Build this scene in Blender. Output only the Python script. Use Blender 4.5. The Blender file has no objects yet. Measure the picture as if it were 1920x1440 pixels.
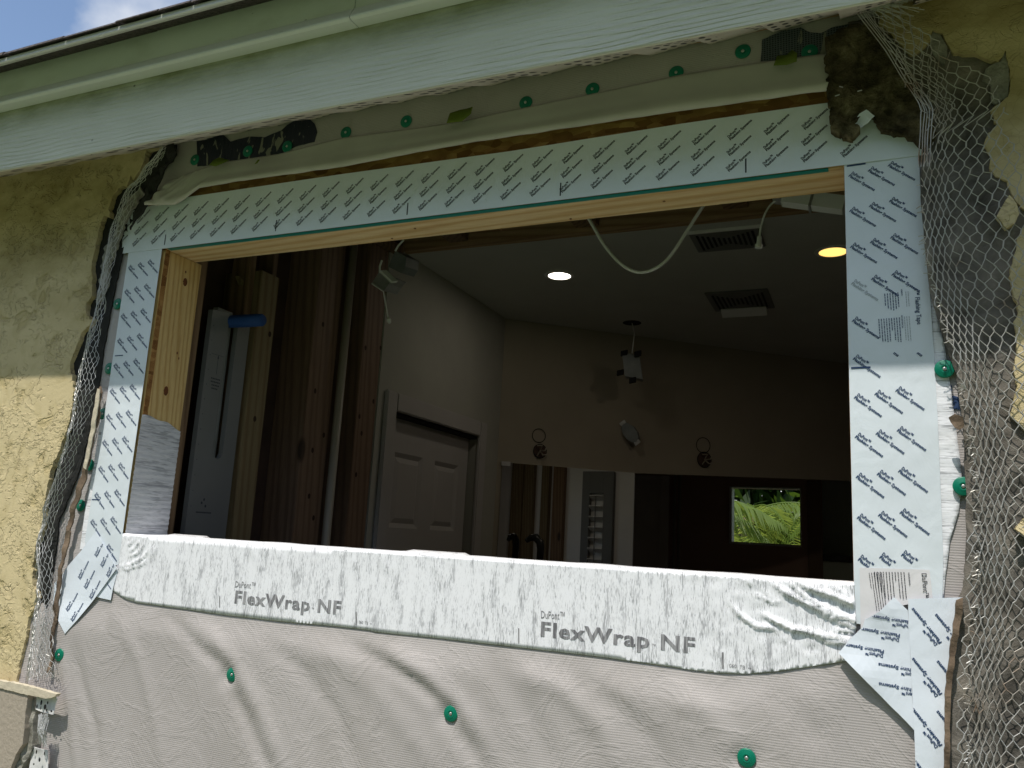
import bpy, bmesh, math, random
import numpy as np
from mathutils import Vector, Matrix, noise
from mathutils.geometry import delaunay_2d_cdt
random.seed(7)
R = math.radians
sc = bpy.context.scene
COL = sc.collection
# ------------------------------------------------------------------ camera
YAW, PITCH, ROLL, FPX = 0.4172098549, 0.1860620278, 0.0552393697, 1515.66
CAM = np.array([0.018478, -1.235281, 0.039064])
def _axes():
    cy, sy, cp, sp = math.cos(YAW), math.sin(YAW), math.cos(PITCH), math.sin(PITCH)
    f = np.array([-sy*cp, cy*cp, sp]); r = np.array([cy, sy, 0]); u = np.cross(r, f)
    cr, sr = math.cos(ROLL), math.sin(ROLL)
    return cr*r+sr*u, -sr*r+cr*u, f
AR, AU, AF = _axes()
cd = bpy.data.cameras.new("camera"); cam = bpy.data.objects.new("camera", cd); COL.objects.link(cam)
cd.sensor_width = 36; cd.lens = FPX/1920*36; cd.clip_start = 0.02; cd.clip_end = 500
m = Matrix.Identity(4)
for i in range(3):
    m[i][0], m[i][1], m[i][2], m[i][3] = AR[i], AU[i], -AF[i], CAM[i]
cam.matrix_world = m
sc.camera = cam
# ------------------------------------------------------------------ world, sun, exposure
EXPO, SKY, SUN = 0.36, 0.13, 3.4
SUN_EL, SUN_AZ = R(64.0), R(9.0)          # azimuth measured left of straight in front of the wall
sv = Vector((-math.sin(SUN_AZ)*math.cos(SUN_EL), -math.cos(SUN_AZ)*math.cos(SUN_EL), math.sin(SUN_EL)))
ld = bpy.data.lights.new("sun", 'SUN'); ld.energy = SUN; ld.angle = R(0.55); ld.color = (1, .95, .87)
lo = bpy.data.objects.new("sun", ld); COL.objects.link(lo)
lo.rotation_euler = sv.to_track_quat('Z', 'Y').to_euler()
w = bpy.data.worlds.new("World"); sc.world = w; w.use_nodes = True
nt = w.node_tree; bg = nt.nodes["Background"]; bg.inputs[1].default_value = SKY
sky = nt.nodes.new("ShaderNodeTexSky"); sky.sky_type = 'NISHITA'; sky.sun_disc = False
sky.sun_elevation = SUN_EL; sky.sun_rotation = math.pi + SUN_AZ; sky.altitude = 0; sky.dust_density = 1.0
tc = nt.nodes.new("ShaderNodeTexCoord"); mp = nt.nodes.new("ShaderNodeMapping")
mp.inputs['Location'].default_value = (2.1, 0.4, 0.2)
ns = nt.nodes.new("ShaderNodeTexNoise"); ns.inputs['Scale'].default_value = 3.2; ns.inputs['Detail'].default_value = 7
ns.inputs['Roughness'].default_value = .52
rp = nt.nodes.new("ShaderNodeValToRGB"); rp.color_ramp.elements[0].position = .47; rp.color_ramp.elements[1].position = .62
mx = nt.nodes.new("ShaderNodeMix"); mx.data_type = 'RGBA'
mx.inputs[7].default_value = (5.6, 5.75, 5.95, 1)
nt.links.new(tc.outputs['Generated'], mp.inputs[0]); nt.links.new(mp.outputs[0], ns.inputs['Vector'])
nt.links.new(ns.outputs['Fac'], rp.inputs[0]); nt.links.new(rp.outputs[0], mx.inputs[0])
nt.links.new(sky.outputs[0], mx.inputs[6]); nt.links.new(mx.outputs[2], bg.inputs[0])
sc.view_settings.view_transform = 'Standard'; sc.view_settings.look = 'None'
sc.view_settings.exposure = EXPO; sc.view_settings.gamma = 1
sc.cycles.max_bounces = 8; sc.cycles.diffuse_bounces = 5; sc.cycles.use_denoising = True
sc.cycles.sample_clamp_indirect = 6

# ------------------------------------------------------------------ photo ray onto a real plane of the house
def ray(x, y): return AF + AR*(x-960)/FPX - AU*(y-720)/FPX
def on(x, y, axis, d):
    v = ray(x, y); t = (d-CAM[axis])/v[axis]; return CAM + t*v
def WY(x, y, d=0.0): return on(x, y, 1, d)
def XZ(pts, d=0.0): return [(WY(x, y, d)[0], WY(x, y, d)[2]) for x, y in pts]
def onpl(x, y, p0, n):
    v = ray(x, y); n = np.array(n); t = ((np.array(p0)-CAM)@n)/(v@n); return CAM+t*v
W, H = 1.3739, 0.6155                      # rough opening: X -W..0, Z 0..H, wall face Y = 0
GZ = -1.5                                  # ground
XL, ZC, YF, XR = -1.42, 0.98, 3.87, 1.05   # room
# ------------------------------------------------------------------ materials
def nd(nt, t, **k):
    n = nt.nodes.new("ShaderNode"+t)
    for a, b in k.items():
        if hasattr(n, a) and a not in n.inputs: setattr(n, a, b)
        else: n.inputs[a].default_value = b
    return n
class M:
    def __init__(s, name, col=(.5, .5, .5), rough=.6, metal=0, spec=.4):
        s.m = bpy.data.materials.new(name); s.m.use_nodes = True; s.nt = s.m.node_tree
        s.b = s.nt.nodes["Principled BSDF"]; s.b.inputs['Base Color'].default_value = (*col, 1)
        s.b.inputs['Roughness'].default_value = rough; s.b.inputs['Metallic'].default_value = metal
        s.b.inputs['Specular IOR Level'].default_value = spec
        s.tc = s.nt.nodes.new("ShaderNodeTexCoord"); s.col = None; s.bump = None
    def L(s, a, b): s.nt.links.new(a, b)
    def vec(s, scale=(1, 1, 1), rot=(0, 0, 0), loc=(0, 0, 0)):
        n = s.nt.nodes.new("ShaderNodeMapping"); n.inputs['Scale'].default_value = scale
        n.inputs['Rotation'].default_value = rot; n.inputs['Location'].default_value = loc
        s.L(s.tc.outputs['Object'], n.inputs[0]); return n.outputs[0]
    def noise(s, scale=5, detail=4, rough=.5, v=None, dist=0):
        n = nd(s.nt, "TexNoise"); n.inputs['Scale'].default_value = scale; n.inputs['Detail'].default_value = detail
        n.inputs['Roughness'].default_value = rough; n.inputs['Distortion'].default_value = dist
        s.L(v if v else s.tc.outputs['Object'], n.inputs['Vector']); return n.outputs['Fac']
    def voro(s, scale=5, v=None, feat='F1', out='Distance', rnd=1):
        n = nd(s.nt, "TexVoronoi"); n.feature = feat; n.inputs['Scale'].default_value = scale
        n.inputs['Randomness'].default_value = rnd
        s.L(v if v else s.tc.outputs['Object'], n.inputs['Vector']); return n.outputs[out]
    def wave(s, scale=5, v=None, dist=0, dscale=1, detail=2, d='Z', typ='BANDS'):
        n = nd(s.nt, "TexWave"); n.wave_type = typ
        if typ == 'BANDS': n.bands_direction = d
        else: n.rings_direction = d
        n.inputs['Scale'].default_value = scale; n.inputs['Distortion'].default_value = dist
        n.inputs['Detail'].default_value = detail; n.inputs['Detail Scale'].default_value = dscale
        s.L(v if v else s.tc.outputs['Object'], n.inputs['Vector']); return n.outputs['Fac']
    def ramp(s, f, stops, mode='LINEAR'):
        n = nd(s.nt, "ValToRGB"); e = n.color_ramp; e.interpolation = mode
        while len(e.elements) < len(stops): e.elements.new(1)
        for i, (p, c) in enumerate(stops):
            e.elements[i].position = p
            e.elements[i].color = (*c, 1) if isinstance(c, (tuple, list)) else (c, c, c, 1)
        s.L(f, n.inputs[0]); return n.outputs[0]
    def mix(s, f, a, b, blend='MIX'):
        n = nd(s.nt, "Mix"); n.data_type = 'RGBA'; n.blend_type = blend
        for v, i in ((f, 0), (a, 6), (b, 7)):
            if isinstance(v, (int, float)): n.inputs[i].default_value = v if i == 0 else (v, v, v, 1)
            elif isinstance(v, tuple): n.inputs[i].default_value = (*v, 1)
            else: s.L(v, n.inputs[i])
        return n.outputs[2]
    def math(s, op, a, b=0.0, c=None):
        n = nd(s.nt, "Math"); n.operation = op
        for i, v in enumerate((a, b) if c is None else (a, b, c)):
            if isinstance(v, (int, float)): n.inputs[i].default_value = v
            else: s.L(v, n.inputs[i])
        return n.outputs[0]
    def color(s, o): s.L(o, s.b.inputs['Base Color']); return s
    def roughness(s, o): s.L(o, s.b.inputs['Roughness']); return s
    def bumpy(s, o, dist=.002, strength=1.0):
        n = nd(s.nt, "Bump"); n.inputs['Distance'].default_value = dist; n.inputs['Strength'].default_value = strength
        s.L(o, n.inputs['Height'])
        if s.bump: s.L(s.bump, n.inputs['Normal'])
        s.bump = n.outputs[0]; s.L(s.bump, s.b.inputs['Normal']); return s
def wood(name, c1, c2, axis='X', sc_=1.0, knots=True, rough=.65):
    m = M(name, c1, rough)
    st = {'X': (1.2, 22, 22), 'Z': (22, 22, 1.2), 'Y': (22, 1.2, 22)}[axis]
    v = m.vec(tuple(q*sc_ for q in st))
    d = {'X': 'Z', 'Z': 'X', 'Y': 'Z'}[axis]
    g = m.wave(1.1, v, 5.5, .8, 3, 'DIAGONAL')
    n = m.noise(3, 6, .6, m.vec(tuple(q*sc_*6 for q in st)))
    c = m.mix(m.ramp(g, [(0, 0.0), (.55, .25), (.85, .8), (1, 1.0)]), c1, c2)
    c = m.mix(.35, c, m.ramp(n, [(.3, .25), (.7, .75)]), 'OVERLAY')
    if knots:
        k = m.voro(1.6*sc_, m.vec({'X': (1.5, 4, 4), 'Z': (4, 4, 1.5), 'Y': (4, 1.5, 4)}[axis]))
        c = m.mix(m.ramp(k, [(.06, 1.0), (.1, 0.0)]), c, tuple(q*.35 for q in c2))
    m.color(c); m.bumpy(m.math('ADD', g, n), .0006, .6)
    return m.m
MT = {}
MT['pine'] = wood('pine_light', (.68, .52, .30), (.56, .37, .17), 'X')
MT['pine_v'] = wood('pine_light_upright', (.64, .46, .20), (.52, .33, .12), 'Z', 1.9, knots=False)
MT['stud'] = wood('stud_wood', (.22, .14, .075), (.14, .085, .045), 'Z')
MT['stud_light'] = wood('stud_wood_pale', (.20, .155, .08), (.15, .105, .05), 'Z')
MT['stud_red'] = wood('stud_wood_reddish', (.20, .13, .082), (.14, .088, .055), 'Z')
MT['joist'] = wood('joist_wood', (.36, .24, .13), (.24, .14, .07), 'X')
def mk_osb():
    m = M('oriented_strand', (.35, .18, .06), .7)
    v = m.voro(1, m.vec((38, 38, 90), (0, R(20), 0)), out='Color')
    n = m.noise(30, 5)
    c = m.ramp(v, [(.1, (.20, .085, .02)), (.5, (.36, .18, .055)), (.9, (.50, .29, .10))])
    c = m.mix(m.ramp(n, [(.35, 0.0), (.75, .6)]), c, (.14, .05, .012)); m.color(c)
    m.bumpy(n, .0015); return m.m
MT['osb'] = mk_osb()
def mk_wrap(dark=False):
    m = M('house_wrap_membrane', (.42, .40, .39), .55, 0, .35)
    n = m.noise(3, 3)
    m.color(m.ramp(n, [(.3, (.40, .372, .358)), (.7, (.45, .42, .405))]))
    d = m.ramp(m.noise(5.5, 6, .65), [(.48, 0.0), (.75, .45)]); m.color(m.mix(d, m.ramp(n, [(.3, (.40, .372, .358)), (.7, (.45, .42, .405))]), (.30, .275, .25)))
    rid = m.wave(92, None, .9, 6, 1, 'Z'); m.bumpy(rid, .0005, .4)
    cr = m.noise(9, 5, .6, m.vec((1, 1, 1), (0, R(40), 0)), 1.2); m.bumpy(m.ramp(cr, [(.44, 0.0), (.5, 1.0), (.56, 0.0)]), .0012, .35)
    return m.m
MT['wrap'] = mk_wrap()
def mk_paperback():
    m = M('pale_membrane_back', (.55, .53, .48), .6)
    n = m.noise(8, 4); m.color(m.ramp(n, [(.3, (.43, .42, .375)), (.7, (.51, .50, .45))])); m.bumpy(m.noise(14, 3), .004, .3); return m.m
MT['flap'] = mk_paperback()
def mk_flex(crinkle_axis='Z', grey=False, dense=False):
    m = M('fibrous_flashing'+('_grey' if grey else ''), (.82, .83, .85), .6, 0, .3)
    if crinkle_axis == 'Z':
        v1, v2, v3 = m.vec((620, 620, 75)), m.vec((300, 300, 34)), m.vec((1100, 1100, 150))
    else:
        v1, v2, v3 = m.vec((22, 22, 330)), m.vec((12, 12, 140)), m.vec((60, 60, 800))
    a = m.noise(1, 4, .6, v1, .3); b = m.noise(1, 3, .55, v2); c = m.noise(1, 2, .5, v3)
    cl_ = m.noise(1, 3, .6, m.vec((60, 60, 11)) if crinkle_axis == 'Z' else m.vec((9, 9, 60)))
    def fl_(n, p): return m.ramp(m.math('ADD', n, m.math('MULTIPLY', m.math('SUBTRACT', cl_, .5), .55)), [(p, .0), (p+.09, 1.0)])
    lo = fl_(a, .36); lo2 = fl_(b, .29); lo3 = fl_(c, .37)
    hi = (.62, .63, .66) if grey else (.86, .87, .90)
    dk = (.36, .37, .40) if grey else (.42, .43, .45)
    col = m.mix(lo, dk, hi); col = m.mix(m.math('MULTIPLY', lo2, 1.0), m.mix(.5, col, (.30, .30, .32)), col)
    col = m.mix(lo3, m.mix(.45, col, dk), col)
    m.color(col); m.bumpy(a, .0007, .5); m.bumpy(b, .0009, .35)
    return m.m
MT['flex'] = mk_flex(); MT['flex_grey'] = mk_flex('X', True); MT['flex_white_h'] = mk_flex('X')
def mk_tape(name, col):
    m = M(name, col, .42, 0, .45)
    n = m.noise(7, 3, .5); m.color(m.ramp(n, [(.3, tuple(q*.95 for q in col)), (.7, tuple(min(1, q*1.03) for q in col))]))
    m.bumpy(n, .008, .6); m.bumpy(m.noise(22, 4, .55, m.vec((1, 1, .6)), .8), .003, .45); return m.m
MT['tape'] = mk_tape('flashing_tape_film', (.70, .76, .80))
MT['tape_patch'] = mk_tape('flashing_tape_film_patch', (.74, .80, .87))
MT['liner'] = mk_tape('release_liner', (.72, .71, .72))
MT['teal'] = M('teal_adhesive_strip', (.02, .22, .20), .35).m
MT['navy'] = M('navy_print', (.02, .05, .13), .6).m
MT['blackprint'] = M('black_print', (.035, .04, .05), .6).m
MT['faded'] = M('faded_print', (.36, .40, .43), .6).m
def mk_greyprint():
    m = M('grey_print', (.2, .2, .21), .7); a = m.noise(1, 3, .5, m.vec((420, 420, 40)))
    m.color(m.ramp(a, [(.36, (.13, .13, .14)), (.62, (.34, .34, .35))])); return m.m
MT['greyprint'] = mk_greyprint()
def mk_stucco(smooth=False):
    m = M('yellow_stucco'+('_smooth' if smooth else ''), (.56, .47, .25), .9, 0, .15)
    base = m.noise(17, 6, .55, None, .5)
    cut = m.ramp(base, [(.36, 0.0), (.41, .85), (.6, 1.0)])
    cracks = m.noise(26, 3, .5, m.vec((1, 1, 1.25), (0, R(20), 0)), 1.3); ck = m.ramp(cracks, [(.482, 1.0), (.5, 0.0), (.512, 0.9), (.56, 1.0)])
    msk = m.ramp(m.noise(16, 4, .6), [(.46, 1.0), (.50, 0.0)])
    ck2 = m.mix(msk, 1.0, ck)
    h = m.math('MULTIPLY', cut, ck2)
    lump = m.noise(58, 4, .55, m.vec((1, 1, 1.3)), .6)
    h = m.math('ADD', h, m.math('MULTIPLY', m.ramp(lump, [(.50, 0.0), (.56, 1.0)]), m.math('MULTIPLY', m.ramp(m.noise(9, 3), [(.45, 0.0), (.56, 1.0)]), .55)))
    fine = m.noise(240, 4, .7)
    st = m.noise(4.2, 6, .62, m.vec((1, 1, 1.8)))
    col = m.ramp(base, [(.36, (.52, .43, .23)), (.5, (.62, .52, .305))])
    # stains, plus shade under the eave put into the colour of the upper wall
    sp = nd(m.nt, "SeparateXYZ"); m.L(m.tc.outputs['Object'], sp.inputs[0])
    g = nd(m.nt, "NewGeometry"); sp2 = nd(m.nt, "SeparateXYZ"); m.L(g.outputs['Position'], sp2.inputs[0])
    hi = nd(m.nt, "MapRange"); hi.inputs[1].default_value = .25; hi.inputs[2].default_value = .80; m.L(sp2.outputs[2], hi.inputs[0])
    stain_shade = m.math('MULTIPLY', m.ramp(st, [(.38, .12), (.66, 1.0)]), hi.outputs[0])
    col = m.mix(m.math('MULTIPLY', stain_shade, .85), col, (.20, .15, .035))
    specks = m.voro(24, None); sk = m.ramp(specks, [(.035, 1.0), (.06, 0.0)])
    sk = m.math('MULTIPLY', sk, m.ramp(m.noise(7, 2), [(.5, 0.0), (.58, 1.0)]))
    col = m.mix(m.math('MULTIPLY', sk, .8), col, (.05, .045, .02))
    m.color(col); m.bumpy(h, .0012 if smooth else .0038, .85); m.bumpy(fine, .0010, .7); m.bumpy(st, .005, .35)
    if smooth:
        hc = m.voro(58, m.vec((1, 1, 1)), 'DISTANCE_TO_EDGE'); m.color(m.mix(m.math('MULTIPLY', m.ramp(hc, [(.004, 1.0), (.03, 0.0)]), .28), col, (.16, .13, .05)))
    return m.m
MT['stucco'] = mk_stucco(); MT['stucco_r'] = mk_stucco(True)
def mk_cement():
    m = M('grey_cement_edge', (.30, .29, .26), .95, 0, .1)
    n = m.noise(45, 6, .65); m.color(m.ramp(n, [(.3, (.16, .155, .13)), (.7, (.38, .37, .32))])); m.bumpy(n, .006); return m.m
MT['cement'] = mk_cement()
def mk_felt():
    m = M('weathered_felt_paper', (.10, .095, .085), .95, 0, .1)
    n = m.noise(20, 7, .65, None, .4); d = m.noise(5, 3)
    col = m.ramp(n, [(.32, (.06, .055, .048)), (.55, (.16, .148, .13)), (.75, (.28, .255, .22))])
    col = m.mix(m.ramp(d, [(.45, 0.0), (.7, .55)]), col, (.30, .26, .21))
    m.color(col); m.bumpy(n, .008); return m.m
MT['felt'] = mk_felt()
MT['blackfelt'] = M('black_felt', (.018, .018, .016), .9).m
def mk_dirt():
    m = M('dirty_torn_felt', (.06, .045, .03), .95, 0, .1)
    n = m.noise(48, 8, .72, None, .3); d = m.noise(11, 5, .6)
    col = m.ramp(n, [(.30, (.03, .026, .014)), (.44, (.12, .098, .055)), (.60, (.26, .22, .125)), (.78, (.48, .43, .29))])
    col = m.mix(m.ramp(d, [(.35, .9), (.62, 0.0)]), col, (.018, .014, .008))
    m.color(col); m.bumpy(n, .016); m.bumpy(m.noise(150, 4, .7), .004, .7); return m.m
MT['dirt'] = mk_dirt()
def mk_kraft():
    m = M('brown_kraft_edge', (.20, .13, .08), .9); n = m.noise(30, 5, .6); m.color(m.ramp(n, [(.3, (.06, .04, .025)), (.7, (.24, .175, .12))])); m.bumpy(n, .004); return m.m
MT['kraft'] = mk_kraft()
def mk_wire():
    m = M('galvanised_wire', (.46, .46, .44), .45, .45, .5); n = m.noise(16, 4, .6)
    m.color(m.ramp(n, [(.40, (.46, .46, .44)), (.58, (.40, .38, .34)), (.70, (.24, .15, .09))])); return m.m
MT['wire'] = mk_wire()
MT['wire_dull'] = M('dull_wire', (.50, .50, .48), .45, .4, .4).m
def mk_tar(weave=False):
    m = M('dark_sealant'+('_woven' if weave else ''), (.012, .016, .028), .5)
    a = m.noise(1, 3, .5, m.vec((70, 70, 26), (0, R(-20), 0)), .8)
    bgc = (.012, .016, .030)
    if weave:
        c1 = m.wave(75, None, 1.2, 4, 2, 'X'); c2 = m.wave(85, None, 1.2, 4, 2, 'Z')
        bgc = m.mix(m.ramp(m.math('MAXIMUM', c1, c2), [(.55, 0.0), (.95, 1.0)]), (.008, .012, .020), (.10, .12, .13))
    m.color(m.mix(m.ramp(a, [(.60, 0.0), (.62, 1.0)]), bgc, (.20, .20, .155)))
    m.bumpy(a, .002); return m.m
MT['tar'] = mk_tar(); MT['tarw'] = mk_tar(True)
MT['cap'] = M('green_plastic', (.0, .17, .10), .38).m
MT['capdark'] = MT['cap']
MT['nail'] = M('nail_steel', (.5, .5, .48), .35, .8).m
def mk_fascia(name, grain):
    m = M(name, (.60, .655, .60), .62, 0, .25)
    n = m.noise(3.5, 4); c = m.ramp(n, [(.3, (.57, .585, .485)), (.7, (.63, .64, .54))])
    # algae film that grows along the top of the board
    sp = nd(m.nt, "SeparateXYZ"); m.L(m.tc.outputs['Object'], sp.inputs[0])
    al = m.noise(9, 5, .6, m.vec((1, 1, 2.5)))
    if not grain: c = m.ramp(n, [(.3, (.62, .67, .61)), (.7, (.67, .72, .66))])
    if grain:
        t = nd(m.nt, "MapRange"); t.inputs[1].default_value = .075; t.inputs[2].default_value = .150; m.L(sp.outputs[2], t.inputs[0])
        f = m.math('MULTIPLY', t.outputs[0], m.ramp(al, [(.3, .25), (.65, 1.0)]))
        c = m.mix(f, c, (.16, .18, .06))
        v = m.vec((2.6, 15, 15)); g = m.wave(2.2, v, 9, .6, 3, 'Z'); gg = m.wave(4.5, v, 12, .9, 3, 'Z')
        msk = m.ramp(m.noise(3, 2, .5, m.vec((1, 1, 4))), [(.35, .15), (.6, 1.0)])
        m.bumpy(m.math('MULTIPLY', m.ramp(g, [(.2, 0.0), (.8, 1.0)]), msk), .0017, .8); m.bumpy(gg, .0006, .5)
    else:
        c = m.mix(m.ramp(al, [(.5, 0.0), (.75, .22)]), c, (.24, .26, .13))
        m.bumpy(n, .002, .3)
    sk = m.ramp(m.voro(20, m.vec((1, 1, 1.3))), [(.05, 1.0), (.075, 0.0)])
    c = m.mix(m.math('MULTIPLY', sk, m.ramp(m.noise(5, 2), [(.52, 0.0), (.6, .8)])), c, (.06, .07, .03))
    m.color(c); return m.m
MT['fascia'] = mk_fascia('fascia_paint_grained', True); MT['trim'] = mk_fascia('fascia_paint_smooth', False)
def mk_soffit():
    m = M('perforated_vinyl', (.60, .57, .50), .6)
    v = m.voro(1, m.vec((62, 20, 1)), rnd=0); v.node.voronoi_dimensions = '2D'
    dots = m.ramp(v, [(.24, 1.0), (.32, 0.0)])
    sp = nd(m.nt, "SeparateXYZ"); m.L(m.tc.outputs['Object'], sp.inputs[0])
    band = m.math('PINGPONG', m.math('ADD', sp.outputs[0], 10.0), .075)
    msk = m.ramp(m.math('MULTIPLY', band, 13.3), [(.30, 0.0), (.36, 1.0)])
    n = m.noise(6, 4); c = m.ramp(n, [(.3, (.52, .49, .42)), (.7, (.64, .61, .54))])
    m.color(m.mix(m.math('MULTIPLY', dots, msk), c, (.03, .03, .025))); return m.m
MT['soffit'] = mk_soffit()
def mk_shingle():
    m = M('asphalt_shingle', (.06, .055, .055), .95); n = m.noise(120, 4, .7)
    m.color(m.ramp(n, [(.35, (.03, .027, .03)), (.6, (.10, .085, .08))])); m.bumpy(n, .004); return m.m
MT['shingle'] = mk_shingle()
MT['lip'] = M('lip_paint_skylit', (.72, .77, .76), .4).m  # sky brightness on the lip strip put into its whiter colour
def plain(name, col, rough=.6, metal=0, nscale=10, var=.12, bump=.0):
    m = M(name, col, rough, metal); n = m.noise(nscale, 5, .6)
    m.color(m.ramp(n, [(.3, tuple(q*(1-var) for q in col)), (.7, tuple(min(1, q*(1+var)) for q in col))]))
    if bump: m.bumpy(n, bump)
    return m.m
MT['drywall'] = plain('drywall_paint', (.36, .355, .305), .8, 0, 3, .08)
MT['drywall_tan'] = plain('drywall_paint_tan', (.31, .275, .21), .8, 0, 3, .08)
MT['far_paint'] = plain('far_wall_paint', (.46, .32, .26), .8, 0, 3, .06)
MT['ceiling'] = plain('ceiling_paint', (.48, .48, .44), .85, 0, 4, .06)
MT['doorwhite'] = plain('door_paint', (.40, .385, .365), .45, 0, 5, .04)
MT['ply'] = plain('plywood_dark', (.07, .042, .03), .85, 0, 9, .25)
MT['white'] = plain('white_plastic', (.70, .70, .68), .45, 0, 6, .04)
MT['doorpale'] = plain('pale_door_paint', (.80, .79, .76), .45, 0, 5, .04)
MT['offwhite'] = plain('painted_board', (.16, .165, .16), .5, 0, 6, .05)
MT['greyslot'] = plain('grey_foam', (.26, .27, .25), .8, 0, 25, .15)
MT['blue'] = plain('blue_foam', (.015, .06, .22), .7, 0, 20, .1)
MT['pipe'] = plain('cream_pipe', (.33, .30, .235), .4, 0, 6, .05)
MT['metal'] = plain('galvanised_sheet', (.52, .53, .52), .4, .7, 14, .15)
MT['darkmetal'] = plain('dark_box_metal', (.22, .24, .24), .45, .4, 14, .2)
MT['black'] = M('dark_void', (.01, .01, .01), .9).m
MT['brownpaint'] = plain('brown_panel', (.22, .15, .10), .6, 0, 6, .1)
MT['green_panel'] = plain('grey_green_panel', (.50, .58, .49), .6, 0, 4, .06)
MT['counter'] = plain('black_counter', (.02, .02, .02), .25, 0, 20, .2)
MT['mirror'] = M('mirror_glass', (.86, .87, .86), .01, 1.0).m
MT['floor'] = plain('subfloor', (.18, .14, .10), .9, 0, 6, .2)
MT['lawn'] = plain('lawn_grass', (.095, .138, .052), .9, 0, 14, .35, .03)
MT['taupe'] = plain('taupe_stucco', (.37, .32, .255), .9, 0, 120, .12, .0015)
MT['cream'] = plain('cream_stucco', (.55, .49, .37), .9, 0, 60, .12, .002)
MT['bead'] = plain('white_bead', (.70, .70, .69), .5, 0, 40, .2, .001)
def mk_leaf(name, col, trans):
    m = M(name, col, .45); t = nd(m.nt, "BsdfTranslucent"); t.inputs[0].default_value = (*trans, 1)
    a = nd(m.nt, "MixShader"); a.inputs[0].default_value = .5
    m.L(m.b.outputs[0], a.inputs[1]); m.L(t.outputs[0], a.inputs[2]); m.L(a.outputs[0], m.nt.nodes["Material Output"].inputs[0])
    n = m.noise(6, 3); m.color(m.ramp(n, [(.3, tuple(q*.6 for q in col)), (.7, col)])); return m.m
MT['frond'] = mk_leaf('palm_leaf', (.15, .23, .045), (.36, .45, .08))
MT['hedge'] = mk_leaf('hedge_leaf', (.04, .09, .02), (.10, .18, .02))
MT['scrap'] = mk_leaf('dry_leaf', (.22, .30, .04), (.25, .32, .03))
MT['bark'] = plain('palm_bark', (.20, .16, .11), .9, 0, 20, .3, .01)
def emis(name, col, st):
    m = M(name, col); m.b.inputs['Emission Color'].default_value = (*col, 1); m.b.inputs['Emission Strength'].default_value = st; return m.m
MT['lampw'] = emis('lamp_glow', (1, .93, .80), 5.0); MT['lampo'] = emis('lamp_glow_warm', (1, .62, .17), 1.25)
# ------------------------------------------------------------------ geometry helpers
class G:
    def __init__(s): s.v = []; s.f = []
    def add(s, v, f):
        o = len(s.v); s.v += [tuple(map(float, q)) for q in v]; s.f += [tuple(i+o for i in q) for q in f]; return s
    def box(s, lo, hi, bev=0):
        x0, y0, z0 = lo; x1, y1, z1 = hi
        if bev <= 0:
            return s.add([(x0, y0, z0), (x1, y0, z0), (x1, y1, z0), (x0, y1, z0), (x0, y0, z1), (x1, y0, z1), (x1, y1, z1), (x0, y1, z1)],
                [(0, 3, 2, 1), (4, 5, 6, 7), (0, 1, 5, 4), (1, 2, 6, 5), (2, 3, 7, 6), (3, 0, 4, 7)])
        bm = bmesh.new(); bmesh.ops.create_cube(bm, size=1)
        for v in bm.verts: v.co = Vector((x0+(v.co.x+.5)*(x1-x0), y0+(v.co.y+.5)*(y1-y0), z0+(v.co.z+.5)*(z1-z0)))
        bmesh.ops.bevel(bm, geom=bm.edges[:], offset=bev, segments=2, affect='EDGES')
        return s.bm(bm)
    def bm(s, bm):
        bm.verts.index_update(); s.add([v.co[:] for v in bm.verts], [[v.index for v in f.verts] for f in bm.faces]); bm.free(); return s
    def obox(s, c, ax, ay, az):
        c, ax, ay, az = map(np.array, (c, ax, ay, az)); o = len(s.v)
        vs = [c+i*ax+j*ay+k*az for k in (-.5, .5) for j in (-.5, .5) for i in (-.5, .5)]
        return s.add(vs, [(0, 2, 3, 1), (4, 5, 7, 6), (0, 1, 5, 4), (1, 3, 7, 5), (3, 2, 6, 7), (2, 0, 4, 6)])
    def tube(s, pts, r, n=8, cap=True):
        pts = [np.array(p, float) for p in pts]; rs = r if isinstance(r, (list, tuple)) else [r]*len(pts)
        rings = []; up = None
        for i, p in enumerate(pts):
            t = pts[min(i+1, len(pts)-1)]-pts[max(i-1, 0)]; t = t/(np.linalg.norm(t)+1e-12)
            if up is None or abs(up@t) > .98: up = np.array([0, 0, 1.]) if abs(t[2]) < .9 else np.array([1., 0, 0])
            a = np.cross(t, up); a /= np.linalg.norm(a); b = np.cross(a, t); up = b
            rings.append([p+rs[i]*(math.cos(2*math.pi*k/n)*a+math.sin(2*math.pi*k/n)*b) for k in range(n)])
        f = [(i*n+k, i*n+(k+1) % n, (i+1)*n+(k+1) % n, (i+1)*n+k) for i in range(len(pts)-1) for k in range(n)]
        if cap: f += [tuple(range(n-1, -1, -1)), tuple((len(pts)-1)*n+k for k in range(n))]
        return s.add([q for g in rings for q in g], f)
    def lathe(s, prof, n=24, M4=None):
        vs = []; f = []
        for (r, z) in prof:
            for k in range(n): vs.append((r*math.cos(2*math.pi*k/n), r*math.sin(2*math.pi*k/n), z))
        for i in range(len(prof)-1):
            for k in range(n): f.append((i*n+k, i*n+(k+1) % n, (i+1)*n+(k+1) % n, (i+1)*n+k))
        f += [tuple(range(n-1, -1, -1)), tuple((len(prof)-1)*n+k for k in range(n))]
        if M4: vs = [tuple(M4 @ Vector(q)) for q in vs]
        return s.add(vs, f)
    def extrude_x(s, prof, x0, x1, nx=1):
        n = len(prof); vs = [(x0+(x1-x0)*i/nx, y, z) for i in range(nx+1) for (y, z) in prof]
        f = [(i*n+k, i*n+(k+1) % n, (i+1)*n+(k+1) % n, (i+1)*n+k) for i in range(nx) for k in range(n)]
        f += [tuple(range(n-1, -1, -1)), tuple(nx*n+k for k in range(n))]
        return s.add(vs, f)
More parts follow.
